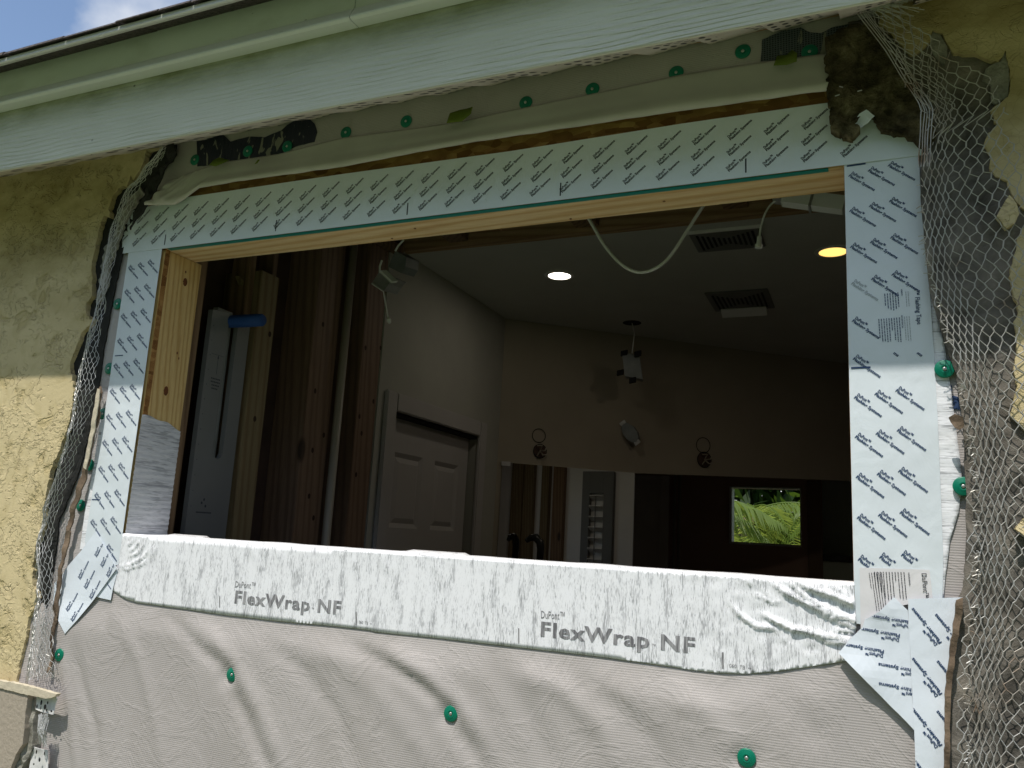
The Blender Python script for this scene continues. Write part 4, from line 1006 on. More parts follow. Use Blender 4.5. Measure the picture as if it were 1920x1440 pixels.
while x < X1:
    wd = rnd.uniform(.07, .19); ov = rnd.uniform(.305, .313); th = rnd.uniform(.005, .009)
    sg.add([(x, -ov, .9315), (x+wd-.002, -ov, .9315), (x+wd-.002, -ov+.003, .9315+th), (x, -ov+.003, .9315+th), (x, -.1, 1.03), (x+wd-.002, -.1, 1.03), (x, -.1, 1.045), (x+wd-.002, -.1, 1.045)],
           [(0, 1, 2, 3), (3, 2, 7, 6), (0, 4, 5, 1), (0, 3, 6, 4), (1, 5, 7, 2), (4, 6, 7, 5)]); x += wd
obj('shingle_course', sg, MT['shingle'], t)
obj('roof_deck', G().add([(X0, -.11, 1.035), (X1, -.11, 1.035), (X1, 4.6, 3.2), (X0, 4.6, 3.2), (X0, -.11, 1.02), (X1, -.11, 1.02), (X1, 4.6, 3.18), (X0, 4.6, 3.18)], [(0, 1, 2, 3), (7, 6, 5, 4), (0, 4, 5, 1), (1, 5, 6, 2), (2, 6, 7, 3), (3, 7, 4, 0)]), MT['shingle'], t)
# soffit: sloped panels that step where they lap
so = G(); x = X0; k = 0
while x < X1:
    e = .10; d = .011
    so.add([(x, -.194, .7495), (x+e, -.194, .7495), (x+e, -.006, .870+d*0), (x, -.006, .870-d)], [(0, 1, 2, 3)]) 
    so.add([(x+e, -.194, .7515), (x+e, -.006, .872), (x+e, -.006, .866), (x+e, -.194, .748)], [(0, 1, 2, 3)]); x += e
obj('soffit_panel', so, MT['soffit'], t)
obj('frieze_strip', G().extrude_x([(-.0055, .872), (-.010, .871), (-.010, .8675), (-.0055, .8665)], X0, X1), MT['joist'], t)
# =================================================================== ROOM BEHIND THE OPENING
FZ = -1.46
CH0, CH1 = (XL, 1.90), (-.93, 2.31)        # the 45-degree corner wall
CN = np.array([.641, -.767, 0]); CN /= np.linalg.norm(CN); CD = np.array([.767, .641, 0]); CP = np.array([XL, 1.90, 0])
obj('floor', G().box((-1.8, .02, FZ-.05), (1.3, 4.3, FZ)), MT['floor'], kind='structure')
YC = 1.045
ce = G().box((-1.8, YC+.012, ZC), (1.3, 4.3, ZC+.014))
obj('ceiling', ce, MT['ceiling'], kind='structure')
obj('ceiling_void', G().box((-1.8, .0, 1.16), (1.3, 4.4, 1.18)).box((-1.82, .0, FZ), (-1.80, 4.4, 1.18)).box((1.3, .0, FZ), (1.32, 4.4, 1.18)), MT['ply'], kind='structure')
# stripped ceiling framing
t = thing('ceiling_framing', (-.7, .6, ZC), 'exposed ceiling joists and blocking board just inside the opening', 'ceiling joists')
obj('blocking_board', G().box((-1.42, YC-.028, ZC-.001), (1.05, YC+.010, 1.15), .002), MT['joist'], t)
for xa, xb, za in ((-.79, -.715, ZC+.012), (-1.235, -1.165, ZC+.008), (-1.62, -1.55, ZC+.005), (-.34, -.27, ZC+.02), (.1, .17, ZC+.02), (.6, .67, ZC+.02)):
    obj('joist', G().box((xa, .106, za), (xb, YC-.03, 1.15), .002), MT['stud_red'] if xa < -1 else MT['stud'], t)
obj('wall_plate', G().box((-1.56, .106, ZC-.03), (-1.40, 1.0, ZC+.004), .002), MT['stud'], t)
p = WY(1433, 380, .62); obj('blocking_block', G().box((p[0]-.055, .62, .885), (p[0]+.03, .70, 1.02), .003), wood('reddish_block', (.33, .13, .06), (.20, .07, .03), 'Z'), t)
# left stud wall
t = thing('stud_wall', (XL, .5, FZ), 'open stud wall with dark plywood backing left inside the opening', 'stud wall')
ZT = ZC-.032
obj('plywood_back', G().box((-1.544, .1015, FZ), (-1.415, .1065, ZT)), MT['ply'], t)
obj('plywood_back', G().box((-1.56, .10, FZ), (-1.545, .97, ZT)), MT['ply'], t)
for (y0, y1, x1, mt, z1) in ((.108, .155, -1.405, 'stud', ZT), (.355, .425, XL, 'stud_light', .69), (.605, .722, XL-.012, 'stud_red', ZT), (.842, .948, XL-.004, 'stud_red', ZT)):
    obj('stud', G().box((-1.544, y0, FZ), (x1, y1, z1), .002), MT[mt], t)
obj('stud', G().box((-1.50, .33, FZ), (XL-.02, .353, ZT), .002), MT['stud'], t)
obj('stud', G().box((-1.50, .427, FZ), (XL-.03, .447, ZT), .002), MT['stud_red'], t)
pk = G()
for (y, z) in ((.645, .62), (.64, .42), (.70, .30), (.655, .25), (.66, .12), (.69, .06), (.86, .60), (.88, .33), (.93, .44), (.87, .2), (.86, .38), (.41, .53), (.39, .30), (.945, .62)):
    xx = (XL-.012 if .6 < y < .73 else XL-.004 if y > .8 else XL)+.0004; pk.add([(xx, y+.006*math.cos(k*math.pi/5), z+.008*math.sin(k*math.pi/5)) for k in range(10)], [tuple(range(10))])
obj('knot', pk, M('dark_knot', (.03, .015, .008), .8).m, t)
obj('pipe', G().tube([(XL+.004, .737, FZ), (XL+.004, .737, ZT)], .0125, 14), MT['pipe'], smooth=True, label='cream plastic pipe standing between the reddish studs', cat='pipe')
# white board with a slot
t = thing('slotted_board', (XL, .26, FZ), 'white perforated board with arrow and grey slot fixed beside the pale stud', 'board')
yb0, yb1 = .200, .332; ys0, ys1 = .258, .290
pb = [(yb0, FZ), (yb1, FZ), (yb1, .552), (ys1+.012, .549), (ys1, .532), (ys1, .20), (ys1-.006, .188), ((ys0+ys1)/2, .184), (ys0+.006, .188), (ys0, .20), (ys0, .53), (ys0+.004, .548), (yb0, .538)]
vo, e_, fa, *_ = delaunay_2d_cdt([Vector(q) for q in pb], [(i, (i+1) % len(pb)) for i in range(len(pb))], [], 1, 1e-7)
n = len(vo); cnt = {}
for q in fa:
    for i in range(3): cnt[(q[i], q[(i+1) % 3])] = 1
v = [(XL+.002, p.x, p.y) for p in vo]+[(XL-.012, p.x, p.y) for p in vo]; f = [tuple(q) for q in fa]+[tuple(i+n for i in reversed(q)) for q in fa]+[(b, a, a+n, b+n) for (a, b) in cnt if (b, a) not in cnt]
obj('board', G().add(v, f), MT['offwhite'], t)
obj('slot_back', G().box((XL-.045, ys0-.01, .15), (XL-.03, ys1+.01, .56)), MT['greyslot'], t)
g = G(); xx = XL+.0026
def flush(nm):
    global g
    obj(nm, g, MT['blackprint'], t); g = G()
def yq(*q): g.add([(xx, a, b) for a, b in q], [tuple(range(len(q)))])
yq((.2355, .385), (.2368, .385), (.2368, .425), (.2355, .425)); yq((.2335, .424), (.2388, .424), (.2362, .434))
flush('arrow'); yq((.214, .432), (.254, .432), (.254, .4328), (.214, .4328)); flush('line')
for k, ln in enumerate((.030, .030, .022, .020)):
    a = .236-ln/2; 
    while a < .236+ln/2: yq((a, .372-.008*k), (a+.004, .372-.008*k), (a+.004, .3755-.008*k), (a, .3755-.008*k)); a += .0052
flush('lettering')
for (y, z) in ((.247, .085), (.2405, .077), (.2535, .070)): yq(*[(y+.0028*math.cos(k*math.pi/4), z+.0034*math.sin(k*math.pi/4)) for k in range(8)]); flush('dot')
a = .226
while a < .272: yq((a, .053), (a+.003, .053), (a+.003, .0565), (a, .0565)); a += .0038
flush('lettering')
for k in range(13): yq(*[(.2085+.001*math.cos(q*math.pi/4), .50-.036*k+.0016*math.sin(q*math.pi/4)) for q in range(8)]); flush('perforation')

a = onpl(434, 603, (XL, 0, 0), (1, 0, 0)); b = a+np.array([.088, .014, .003])
obj('foam_plug', G().tube([a-np.array([.02, .003, 0]), a, a*.5+b*.5, b-np.array([.004, 0, 0]), b], [.0155, .0155, .016, .0155, .012], 16), MT['blue'], smooth=True, label='blue foam tube poking out of the slot of the white board', cat='foam tube')
a = onpl(452, 552, (-1.47, 0, 0), (1, 0, 0)); obj('gusset_plate', G().add([(-1.47, a[1]-.03, a[2]+.04), (-1.47, a[1]+.035, a[2]+.01), (-1.47, a[1]+.035, a[2]-.03), (-1.455, a[1]-.03, a[2]+.04), (-1.455, a[1]+.035, a[2]+.01), (-1.455, a[1]+.035, a[2]-.03)], [(0, 2, 1), (3, 4, 5), (0, 1, 4, 3), (1, 2, 5, 4), (2, 0, 3, 5)]), MT['stud_light'], label='small triangular wood offcut nailed above the slotted board', cat='wood offcut')
# left finished wall with the door
t = thing('left_room_wall', (XL-.05, 1.4, FZ), 'beige painted inner wall on the left, between the studs and the angled corner', 'wall')
DY0, DY1, DZ = 1.046, 1.69, .428
obj('drywall', G().box((XL-.10, .950, FZ), (XL, DY0-.006, ZC)).box((XL-.10, DY0-.006, DZ+.012), (XL, DY1+.006, ZC)).box((XL-.10, DY1+.006, FZ), (XL, 1.905, ZC)), MT['drywall'], t)
t = thing('panel_door', (XL-.03, (DY0+DY1)/2, FZ), 'white six panel door in its casing on the left inner wall', 'door')
lf = G(); xd = XL-.032
def door_leaf(y0, y1, z0, z1):
    cols = [(y0+.075, (y0+y1)/2-.045), ((y0+y1)/2+.045, y1-.075)]; rows = [(z1-.37, z1-.115), (z1-1.02, z1-.47), (z0+.16, z1-1.12)]
    ys = [y0, cols[0][0], cols[0][1], cols[1][0], cols[1][1], y1]; zs = [z0, rows[2][0], rows[2][1], rows[1][0], rows[1][1], rows[0][0], rows[0][1], z1]
    for i in range(5):
        for j in range(7):
            a, b, c, d = ys[i], ys[i+1], zs[j], zs[j+1]
            if i in (1, 3) and j in (1, 3, 5):
                e = .016; h = .034
                r0 = [(xd, a, c), (xd, b, c), (xd, b, d), (xd, a, d)]; r1 = [(xd-.009, a+e, c+e), (xd-.009, b-e, c+e), (xd-.009, b-e, d-e), (xd-.009, a+e, d-e)]
                r2 = [(xd-.002, a+h, c+h), (xd-.002, b-h, c+h), (xd-.002, b-h, d-h), (xd-.002, a+h, d-h)]
                lf.add(r0+r1+r2, [(k, (k+1) % 4, 4+(k+1) % 4, 4+k) for k in range(4)]+[(4+k, 4+(k+1) % 4, 8+(k+1) % 4, 8+k) for k in range(4)]+[(8, 9, 10, 11)])
            else: lf.add([(xd, a, c), (xd, b, c), (xd, b, d), (xd, a, d)], [(0, 1, 2, 3)])
    lf.box((xd-.036, y0, z0), (xd-.0105, y1, z1))
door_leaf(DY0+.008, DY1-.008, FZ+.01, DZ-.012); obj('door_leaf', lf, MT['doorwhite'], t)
for (a, b, c, d) in ((DY0-.062, DY0, FZ, DZ+.062), (DY1, DY1+.062, FZ, DZ+.062), (DY0+.0005, DY1-.0005, DZ, DZ+.062)):
    obj('casing', G().box((XL+.0005, a, c), (XL+.016, b, d), .004).box((XL-.099, max(a, DY0-.005) if a < DY0 else a, c), (XL-.0005, min(b, DY1+.005) if b > DY1 else b, d if c > 0 else DZ)) if False else G().box((XL+.0005, a, c), (XL+.016, b, d), .004), MT['doorwhite'], t)
obj('stop', G().box((XL-.075, DY0+.001, DZ-.012), (XL-.0005, DY1-.001, DZ-.0005)), MT['black'], t)
# angled wall, return, far wall, right wall
def chp(s, z, o=0.): q = CP+CD*s+CN*o; return np.array([q[0], q[1], z])
SL_ = .639
def ch_box(g, s0, s1, z0, z1, o0, o1):
    c = [chp(s, z, o) for z in (z0, z1) for (s, o) in ((s0, o0), (s1, o0), (s1, o1), (s0, o1))]
    return g.add(c, [(0, 3, 2, 1), (4, 5, 6, 7), (0, 1, 5, 4), (1, 2, 6, 5), (2, 3, 7, 6), (3, 0, 4, 7)])
zb_ = onpl(1165, 885, CP, CN)[2]; zc_ = onpl(1501, 892, CP, CN)[2]; S2 = 2.35
ag = ch_box(G(), 0, SL_, FZ, ZC-.001, -.05, 0)
cq = [chp(s_, z, o) for o in (0., -.03) for (s_, z) in ((SL_, zb_), (S2, zc_+.02), (S2, ZC-.001), (SL_, ZC-.001))]
ag.add(cq, [(0, 1, 2, 3), (7, 6, 5, 4), (0, 4, 5, 1), (1, 5, 6, 2), (2, 6, 7, 3), (3, 7, 4, 0)])
obj('angled_room_wall', ag, MT['drywall_tan'], label='tan angled inner wall with drilled outlets above the mirror band', cat='wall')
wa, wb = WY(1369, 914, YF-.002), WY(1502, 1022, YF-.002); wx0, wx1, wz0, wz1 = wa[0], wb[0], wb[2], wa[2]
OX0, OX1 = float(WY(1540, 960, YF-.01)[0]), .60
obj('far_room_wall', G().box((-1.7, YF, FZ), (wx0, YF+.09, ZC-.001)).box((wx0, YF, wz1), (wx1, YF+.09, ZC-.001)).box((wx0, YF, FZ), (wx1, YF+.09, wz0)).box((wx1, YF, FZ), (OX0, YF+.09, ZC-.001)).box((OX0, YF, .47), (OX1, YF+.09, ZC-.001)).box((OX1, YF, FZ), (1.3, YF+.09, ZC-.001)), MT['far_paint'], label='dim brown far wall below the tan angled wall, holding the built palm reflection', cat='wall')
t = thing('palm_reflection_opening', ((wx0+wx1)/2, YF, wz0), 'white framed opening added in place of a mirror reflection of palm fronds', 'window')  # opening added to stand in for palms reflected in a mirror
for (a, b, c, d) in ((wx0-.004, wx0+.012, wz0, wz1), (wx0-.004, wx1+.004, wz0-.014, wz0-.0005), (wx0-.004, wx1+.004, wz1+.0005, wz1+.008), (wx1-.003, wx1+.004, wz0, wz1)):
    obj('frame', G().box((a, YF-.012, c), (b, YF+.088, d), .001), MT['white'], t)
obj('hall_backing', G().box((OX0-.10, YF+.5, FZ), (1.3, YF+.52, ZC-.001)).box((OX0-.12, YF+.0905, FZ), (OX0-.10, YF+.52, ZC-.001)).box((-1.72, .015, FZ), (-1.70, YF+.09, ZC)), MT['drywall'], label='plain wall behind the dim doorway on the right', cat='wall')
def far_x(px): return float(WY(px, 960, YF-.01)[0])
t = thing('passage_door', (far_x(1215), YF-.02, FZ), 'pale door with casing on the far wall, left of the palm reflection', 'door')
dz = float(WY(1215, 906, YF-.01)[2])
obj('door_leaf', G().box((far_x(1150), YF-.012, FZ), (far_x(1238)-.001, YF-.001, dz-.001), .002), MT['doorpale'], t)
obj('casing', G().box((far_x(1238), YF-.026, FZ), (far_x(1254), YF-.001, dz+.05), .003), MT['doorpale'], t); obj('casing', G().box((far_x(1150), YF-.026, dz), (far_x(1238)-.001, YF-.001, dz+.05), .003), MT['doorpale'], t)
for px, r_ in ((1266, .008), (1275, .010)):
    obj('pipe', G().tube([(far_x(px), YF-.03, FZ), (far_x(px), YF-.03, ZC-.01)], r_, 12), MT['pipe'], smooth=True, label='thin pipe on the far wall beside the pale door casing' if px == 1266 else 'thicker pipe on the far wall nearer to the palm reflection', cat='pipe')
obj('right_room_wall', G().box((XR, .11, FZ), (XR+.09, 4.3, ZC-.001)), MT['white'], label='beige inner wall on the right, seen only in the mirror', cat='wall')
# mirrors
fa_ = [onpl(x, y, CP, CN) for x, y in ((941, 867), (1150, 884))]
zt0, zt1 = fa_[0][2], fa_[1][2]; s0 = float((fa_[0]-CP)@CD); s1 = SL_-.002
g = G(); c = [chp(s, z, o) for o in (.002, .008) for (s, z) in ((s0, -.55), (s1, -.55), (s1, zt0), (s0, zt0))]
g.add(c, [(0, 1, 2, 3), (7, 6, 5, 4), (0, 4, 5, 1), (1, 5, 6, 2), (2, 6, 7, 3), (3, 7, 4, 0)]); om = obj('wall_mirror', g, MT['mirror'], label='frameless mirror on the angled wall reflecting studs and a louvred shutter', cat='mirror')
obj('clip', ch_box(G(), s0-.004, s0+.035, zt0-.014, zt0+.004, .0085, .012), MT['metal'], om)
# doorway at the far right
t = thing('far_doorway', (.55, YF, FZ), 'dim doorway in the far wall right of the palm reflection', 'doorway')
pa, pb_ = WY(1512, 900, YF), WY(1540, 900, YF)
cx_ = float(WY(1514, 960, YF-.01)[0])
obj('casing', G().box((cx_, YF-.016, FZ), (OX0, YF-.001, .535), .003), MT['brownpaint'], t); obj('casing', G().box((OX0+.0005, YF-.016, .47), (OX1-.0005, YF-.001, .535), .003), MT['brownpaint'], t)
obj('casing', G().box((OX1, YF-.016, FZ), (OX1+.065, YF-.001, .535), .003), MT['brownpaint'], t)
obj('grey_green_panel', G().box((OX0-.09, YF+.36, FZ), (1.2, YF+.38, .9)), MT['green_panel'], label='grey-green panel standing in the dim far doorway', cat='panel')
t = thing('vanity_counter', (.2, YF+.2, FZ), 'black counter on a grey base in the dim far doorway', 'counter')
zk = float(WY(1565, 1046, YF+.1)[2])
obj('counter_top', G().box((OX0-.05, YF+.10, zk-.02), (.55, YF+.35, zk+.016), .004), MT['counter'], t)
obj('counter_base', G().box((OX0-.04, YF+.12, FZ), (.54, YF+.34, zk-.021), .004), MT['green_panel'], t)
# right wall furniture seen in the left mirror: find where mirrored rays land
def refl(px, py, X=None):
    p = onpl(px, py, CP, CN); d = p-CAM; d = d-2*(d@CN)*CN; t_ = ((XR if X is None else X)-p[0])/d[0]; return p+d*t_
t = thing('right_stud_wall', (XR-.02, .9, FZ), 'row of pale studs on the right side of the room, seen only in the mirror', 'stud wall')
for a, b, mt in ((962, 983, 'stud_light'), (985, 1003, 'stud_light'), (1018, 1032, 'stud_light'), (1040, 1060, 'stud')):
    y0, y1 = sorted((refl(a, 940)[1], refl(b, 940)[1])); obj('stud', G().box((XR-.045, y0, FZ), (XR-.001, y1, ZC-.01), .002), MT[mt], t)
ya, yb = sorted((refl(1094, 960)[1], refl(1152, 960)[1]))
t = thing('louvred_shutter', (XR-.05, (ya+yb)/2, FZ), 'pale louvred shutter on the right side of the room, seen only in the mirror', 'shutter')
xs_ = XR-.045; wv = yb-ya; zt_ = refl(1120, 885)[2]
for (a, b, c, d) in ((ya, ya+wv*.25, FZ+.3, zt_), (yb-wv*.30, yb, FZ+.3, zt_), (ya+wv*.2501, yb-wv*.3001, zt_-.16, zt_), (ya+wv*.2501, yb-wv*.3001, FZ+.3, FZ+.42)):
    obj('frame', G().box((xs_, a, c), (xs_+.03, b, d), .002), MT['offwhite'], t)
k = 0; z = zt_-.19
while z > -1.0:
    c = np.array([xs_+.015, (ya+wv*.25+yb-wv*.30)/2, z]); obj('louvre', G().obox(c, (.045, 0, -.030), (0, wv*.446, 0), (.004, 0, .006)), MT['white'], t); z -= .075
obj('tilt_rod', G().box((xs_-.012, ya+wv*.46, -1.0), (xs_-.004, ya+wv*.48, zt_-.18)), MT['offwhite'], t)
# faucet-like dark objects in front of the mirrors
def dark_head(px, py, Y, label):
    p = WY(px, py, Y); s = .55*Y/2.2
    g = G().tube([p+np.array([-.07, 0, .03])*s, p+np.array([-.03, 0, .06])*s, p+np.array([.02, 0, .065])*s, p+np.array([.06, 0, .03])*s, p+np.array([.07, 0, -.03])*s, p+np.array([.065, 0, -.14])*s], [.018*s, .030*s, .036*s, .036*s, .032*s, .03*s], 14)
    g.tube([p+np.array([.065, 0, -.13])*s, (p[0]+.065*s, Y, -.5)], .03*s, 12)
    obj('tap', g, MT['counter'], smooth=True, label=label, cat='tap')
dark_head(1000, 1022, 1.86, 'dark curved tap in front of the mirror'); 
# outlets on the walls
def disc_on(p, n, r, th, g):
    n = Vector(n); q = n.to_track_quat('Z', 'Y').to_matrix().to_4x4(); q.translation = Vector(p); g.lathe([(.0001, 0), (r, 0), (r, th), (.0001, th)], 28, q); return g
def ring_on(p, n, r, w_, g):
    n = Vector(n); q = n.to_track_quat('Z', 'Y').to_matrix().to_4x4(); q.translation = Vector(p)
    g.add([tuple(q @ Vector((rr*math.cos(k*math.pi/16), rr*math.sin(k*math.pi/16), .002))) for rr in (r, r-w_) for k in range(32)], [(k, (k+1) % 32, 32+(k+1) % 32, 32+k) for k in range(32)])
    return g
for (px, py, px2, py2, pl0, nn, rp, lb) in ((1010, 817, 1012, 846, CP, CN, 13.5, 'two drilled outlet circles on the angled wall nearest the door'), (1318, 835, 1320, 862, CP, CN, 15, 'two drilled outlet circles on the angled wall above the palm reflection')):
    a, b = onpl(px, py, pl0, nn), onpl(px2, py2, pl0, nn); e = onpl(px+rp, py, pl0, nn); r = np.linalg.norm(np.cross(e-a, (0, 0, 1))) if True else 0
    r = abs(onpl(px, py-rp, pl0, nn)[2]-a[2]); a = a+np.array(nn)*.001; b = b+np.array(nn)*.001
    t = thing('wall_outlet', tuple((a+b)/2), lb, 'outlet')
    obj('ring', ring_on(a, nn, r, r*.1, G()), MT['black'], t); obj('ring', ring_on(b, nn, r, r*.12, G()), MT['black'], t)
    obj('box', disc_on(b, nn, r*.86, .0015, G()), MT['ply'], t)
    g = G(); q = b+np.array(nn)*.004
    for k in range(4): g.tube([q, q+np.array(nn)*.03+np.array([.012*math.cos(k*1.7), 0, .022*math.sin(k*1.7)]), q+np.array(nn)*.02+np.array([.03*math.cos(k*1.7+.6), 0, .03*math.sin(k*1.7+.6)])], .003, 6)
    obj('wire', g, MT['pipe'], t)
p = onpl(1179, 813, CP, CN)+CN*.02; t = thing('junction_box', tuple(p), 'oval dark metal box fixed tilted on the angled wall between the drilled outlets', 'junction box')
bm = bmesh.new(); bmesh.ops.create_cone(bm, cap_ends=True, segments=10, radius1=1, radius2=1, depth=1)
bmesh.ops.transform(bm, verts=bm.verts, matrix=Matrix.Translation(p) @ Matrix.Rotation(R(-38), 4, 'Y') @ Matrix.Rotation(R(90), 4, 'X') @ Matrix.Diagonal((.030, .052, .03, 1))); obj('box', G().bm(bm), MT['darkmetal'], t)
for s in (-1, 1):
    c = p+np.array([-.034*s, -.012, .044*s]); obj('tab', G().obox(c, (.022, 0, .018), (0, .006, 0), (-.010, 0, .012)), MT['metal'], t)
# ceiling hole, cable and dangling box
h = on(1185, 605, 2, ZC); g = G().lathe([(.0001, 0), (.040, 0), (.040, -.0015), (.0001, -.0015)], 24, Matrix.Translation((h[0], h[1], ZC-.0005)))
obj('ceiling_hole', g, MT['black'], label='round black hole in the ceiling with a thin wire hanging out', cat='hole')
v_ = ray(1186, 688); kk = (h[1]-CAM[1])/v_[1]; p = CAM+v_*kk
t = thing('hanging_box', tuple(p), 'small metal box dangling on a wire under the ceiling hole', 'electrical box')
obj('wire', G().tube([(h[0], h[1], ZC), (h[0]+.012, h[1], (ZC+p[2])/2+.05), (p[0]-.004, p[1], p[2]+.06)], .0022, 6), MT['white'], t)
obj('box', G().obox(p, np.array([.072, .02, -.012]), np.array([-.01, .05, 0]), np.array([-.016, 0, .105])), MT['darkmetal'], t)
for dx, dz in ((-.03, .055), (.03, .05), (-.045, -.03), (.01, -.065)): obj('tab', G().obox(p+np.array([dx, -.03, dz]), (.028, 0, .006), (0, .012, 0), (0, 0, .022)), MT['black'], t)
# recessed lights
for (px, py, r, mt, lb) in ((1049, 516, .040, 'lampw', 'white glowing recessed ceiling light near the middle of the room'), (1562, 471, .042, 'lampo', 'warm orange recessed ceiling light beside the right jamb')):
    p = on(px, py, 2, ZC); t = thing('recessed_light', (p[0], p[1], ZC), lb, 'ceiling light'); T4 = Matrix.Translation((p[0], p[1], ZC))
    obj('lens', G().lathe([(.0001, -.003), (r, -.003), (r, -.001), (.0001, -.001)], 32, T4), MT[mt], t)
    al = bpy.data.lights.new('recessed_lamp', 'AREA'); al.shape = 'DISK'; al.size = r*2; al.energy = (1.0 if mt == 'lampo' else .30); al.color = (1, .86, .70) if mt == 'lampo' else (1, .90, .76)
    ao = bpy.data.objects.new('recessed_lamp', al); COL.objects.link(ao); ao.parent = t; ao.location = (0, 0, -.004)
    obj('trim_ring', G().lathe([(r+.001, -.001), (r+.001, -.004), (r+.014, -.003), (r+.016, -.001)], 32, T4), MT['white'], t, smooth=False)
# ceiling vents
for (px, py, w_, d_, lb, scoop) in ((1364, 448, .105, .085, 'ceiling vent with fanned slots under the plug of the cable', 0), (1388, 562, .115, .125, 'ceiling vent farther back with a raised deflector lip', 1)):
    p = on(px, py, 2, ZC); t = thing('ceiling_vent', (p[0], p[1], ZC), lb, 'vent')
    obj('plate', G().box((p[0]-w_, p[1]-d_, ZC-.006), (p[0]+w_, p[1]+d_, ZC-.0005), .002), MT['offwhite'], t)
    for k in range(12):
        xx = p[0]-w_*.78+2*w_*.78*k/11; ln = d_*(.25+.5*abs(k-5.5)/5.5); obj('slot', G().box((xx-.0035, p[1]-ln, ZC-.0075), (xx+.0035, p[1]+ln, ZC-.0062)), MT['black'], t)
    if scoop: obj('deflector', G().obox((p[0], p[1]+d_*.8, ZC-.022), (w_*1.5, 0, 0), (0, .045, -.02), (0, .002, .004)), MT['white'], t)
    else: obj('lip', G().box((p[0]-w_-.004, p[1]-d_-.012, ZC-.010), (p[0]+w_+.004, p[1]-d_-.001, ZC-.0005), .002), MT['white'], t)
# cables and boxes hanging in the opening
def bez(P_, n=30):
    out = []; P_ = [np.array(p) for p in P_]
    for i in range(len(P_)-1):
        p0, p1, p2, p3 = P_[max(i-1, 0)], P_[i], P_[i+1], P_[min(i+2, len(P_)-1)]
        for k in range(n):
            t_ = k/n; out.append(.5*((2*p1)+(-p0+p2)*t_+(2*p0-5*p1+4*p2-p3)*t_*t_+(-p0+3*p1-3*p2+p3)*t_**3))
    return out+[P_[-1]]
YB = .50
pts = [WY(x, y, YB) for x, y in ((1090, 385), (1110, 420), (1135, 462), (1165, 495), (1195, 510), (1225, 505), (1255, 482), (1290, 430), (1335, 360))]
obj('cable_loop', G().tube(bez(pts, 10), .0042, 8), MT['white'], smooth=True, label='white cable hanging in a loop below the header', cat='cable')
t = thing('driver_box', tuple(WY(1520, 382, .42)), 'white oblong metal driver box tilted at the upper right corner of the opening', 'driver box')
A, B = WY(1452, 368, .42), WY(1590, 386, .42); d = (B-A)/np.linalg.norm(B-A); L = np.linalg.norm(B-A); up_ = np.array([-d[2], 0, d[0]])
hgt = .030
for (s0_, s1_, nm, mt, hh) in ((0, .12, 'end_cap', 'metal', .75), (.123, .5, 'cover', 'white', 1), (.535, .95, 'cover', 'white', 1), (.953, 1.1, 'end_cap', 'metal', .95)):
    obj(nm, G().obox(A+d*L*(s0_+s1_)/2, d*L*(s1_-s0_), np.array([0, .03, 0]), up_*hgt*hh), MT[mt], t)
obj('clamp', G().obox(A+d*L*.518, d*L*.028, np.array([0, .036, 0]), up_*hgt*1.25), MT['metal'], t)
t = thing('plug_cable', tuple(WY(1450, 378, .42)), 'thin white cable with a connector hanging from the driver box', 'cable')
pts = [WY(x, y, .42) for x, y in ((1455, 376), (1444, 385), (1434, 402), (1427, 425), (1424, 445))]; obj('cord', G().tube(bez(pts, 8), .0022, 8), MT['white'], t, smooth=True)
p, q = WY(1424, 443, .42), WY(1422, 465, .42); e = q-p; obj('connector', G().tube([p, p+e*.1, p+e*.7, p+e*.72, q], [.0038, .0045, .0052, .0076, .0074], 14), MT['white'], t)
t = thing('switch_box', tuple(WY(735, 505, .62)), 'grey metal box hanging askew by its wires left of the drywall edge', 'electrical box')
def pbox(nm, px, mt, y=.62, dy=.05):
    c = [WY(a, b, y) for a, b in px]; c2 = [q+np.array([.012, dy, .004]) for q in c]; n = len(c)
    obj(nm, G().add(c+c2, [tuple(range(n)), tuple(range(2*n-1, n-1, -1))]+[(i, n+i, n+(i+1) % n, (i+1) % n) for i in range(n)]), MT[mt], t)
pbox('cover', [(728, 500), (741, 470), (762, 482), (760, 500), (752, 512)], 'darkmetal', .63); pbox('cover', [(696, 532), (711, 510), (738, 522), (728, 533), (720, 546)], 'metal', .61)
pbox('rim', [(711, 510), (714, 507), (736, 528), (733, 531)], 'white', .605, .01)
pts = [WY(x, y, .605) for x, y in ((698, 532), (719, 546), (724, 575), (728, 596), (731, 606))]
obj('wire', G().tube([pts[0], pts[1], pts[1]*.7+pts[2]*.3, pts[2], pts[3]], .0022, 7), MT['white'], t); obj('wire_nut', G().tube([pts[3], pts[3]*.6+pts[4]*.4, pts[4]], [.004, .007, .004], 10), MT['white'], t)
for k, (a, b, c, d2) in enumerate(((741, 471, 757, 450), (712, 512, 716, 488))): obj('wire', G().tube([WY(a, b, .61), WY((a+c)/2-2, (b+d2)/2, .61), WY(c, d2, .61)], .003, 7), MT['white'], t)
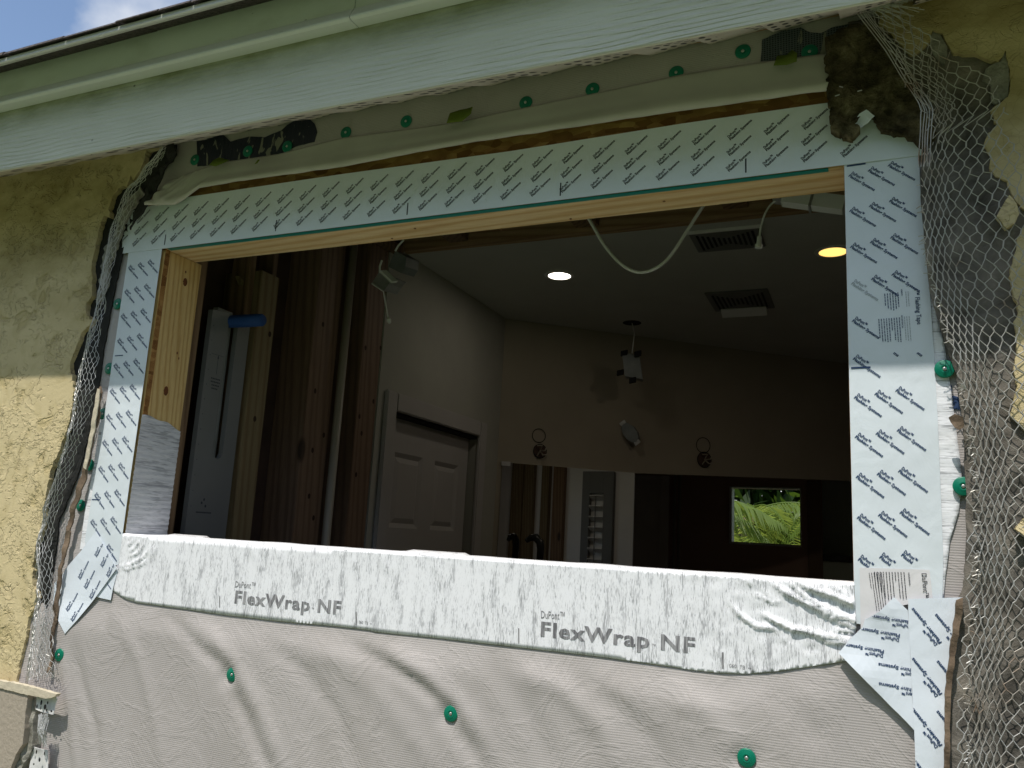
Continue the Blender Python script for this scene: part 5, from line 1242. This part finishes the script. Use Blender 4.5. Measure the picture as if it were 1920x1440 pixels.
# =================================================================== GARDEN ADDED BEHIND THE OPENING FOR THE PALM REFLECTION
def frond(base, az, L, rise, droop, rnd, nl=46):
    g = G(); pts = []; a = np.array([math.cos(az), math.sin(az), 0])
    for i in range(nl+1):
        t_ = i/nl; pts.append(np.array(base)+a*L*(t_-.12*t_*t_)+np.array([0, 0, rise*t_-droop*t_*t_]))
    g.tube(pts[::3], [max(.004, .016*(1-i/len(pts[::3]))) for i in range(len(pts[::3]))], 5)
    s_ = np.array([-a[1], a[0], 0])
    for i in range(4, nl+1):
        t_ = i/nl; l = L*.30*math.sin(math.pi*min(1, .12+.88*t_))**.7*(1-.35*t_)
        for sg_ in (-1, 1):
            d = s_*sg_*.75+a*.55+np.array([0, 0, -.35-.5*rnd.random()]); d /= np.linalg.norm(d); p = pts[i]
            m_ = p+d*l*.5+np.array([0, 0, .03]); e = p+d*l+np.array([0, 0, -.14*l-.05*rnd.random()]); wv = a*.013+np.array([0, 0, .006])
            g.add([p-wv*.5, p+wv*.5, m_+wv, m_-wv, e], [(0, 1, 2, 3), (3, 2, 4)])
    return g
rnd = random.Random(12)
def palm(x, y, ht, n, L, label):
    t = thing('palm_tree', (x, y, GZ), label, 'palm tree')
    g = G().tube([(x+.02*math.sin(k*.9), y, GZ+(ht-GZ)*k/8) for k in range(9)], [.15-.006*k for k in range(9)], 14); obj('trunk', g, MT['bark'], t, smooth=True)
    for k in range(n):
        az = 2*math.pi*k/n*1.62+rnd.uniform(-.2, .2); obj('frond', frond((x, y, ht), az, L*rnd.uniform(.85, 1.1), rnd.uniform(.15, 1.15), rnd.uniform(.9, 1.7), rnd), MT['frond'], t)
palm(-2.3, 8.4, .45, 26, 1.7, 'feathery palm on the left, its fronds reaching into the built reflection'); palm(-1.5, 10.3, .5, 30, 1.8, 'palm standing behind the low one in the built reflection'); palm(-.85, 9.4, -.05, 36, 1.7, 'low feathery palm in the middle of the built reflection'); palm(.55, 8.9, .55, 26, 1.7, 'palm on the right, its fronds reaching into the built reflection')
g = G()
for i in range(14000):
    p = np.array([rnd.uniform(-4, 2.5), 12.0+rnd.uniform(-.6, .6), GZ+rnd.random()*3.8]); d = np.array([rnd.gauss(0, 1), rnd.gauss(0, 1), rnd.gauss(0, 1)]); d /= np.linalg.norm(d); e = np.cross(d, (.3, .5, .8)); e /= np.linalg.norm(e)
    l = rnd.uniform(.10, .22); g.add([p-d*l, p+e*l*.4, p+d*l, p-e*l*.4], [(0, 1, 2, 3)])
obj('hedge', g, MT['hedge'], label='dark leafy hedge behind the palms', cat='hedge')
g = G()
for i in range(11000):
    p = np.array([rnd.uniform(-13, 11), -10.5+rnd.uniform(-.8, .8), GZ+rnd.random()**.85*(5.9+.9*math.sin(i*.37))]); d = np.array([rnd.gauss(0, 1), rnd.gauss(0, 1), rnd.gauss(0, 1)]); d /= np.linalg.norm(d); e = np.cross(d, (.3, .5, .8)); e /= np.linalg.norm(e)
    l = rnd.uniform(.2, .4); g.add([p-d*l, p+e*l*.45, p+d*l, p-e*l*.45], [(0, 1, 2, 3)])
obj('sky_block_hedge', g, MT['hedge'], label='tall leafy hedge added unseen behind the camera to block low sky', cat='hedge')  # out of view, added to hold low sky light off the wall
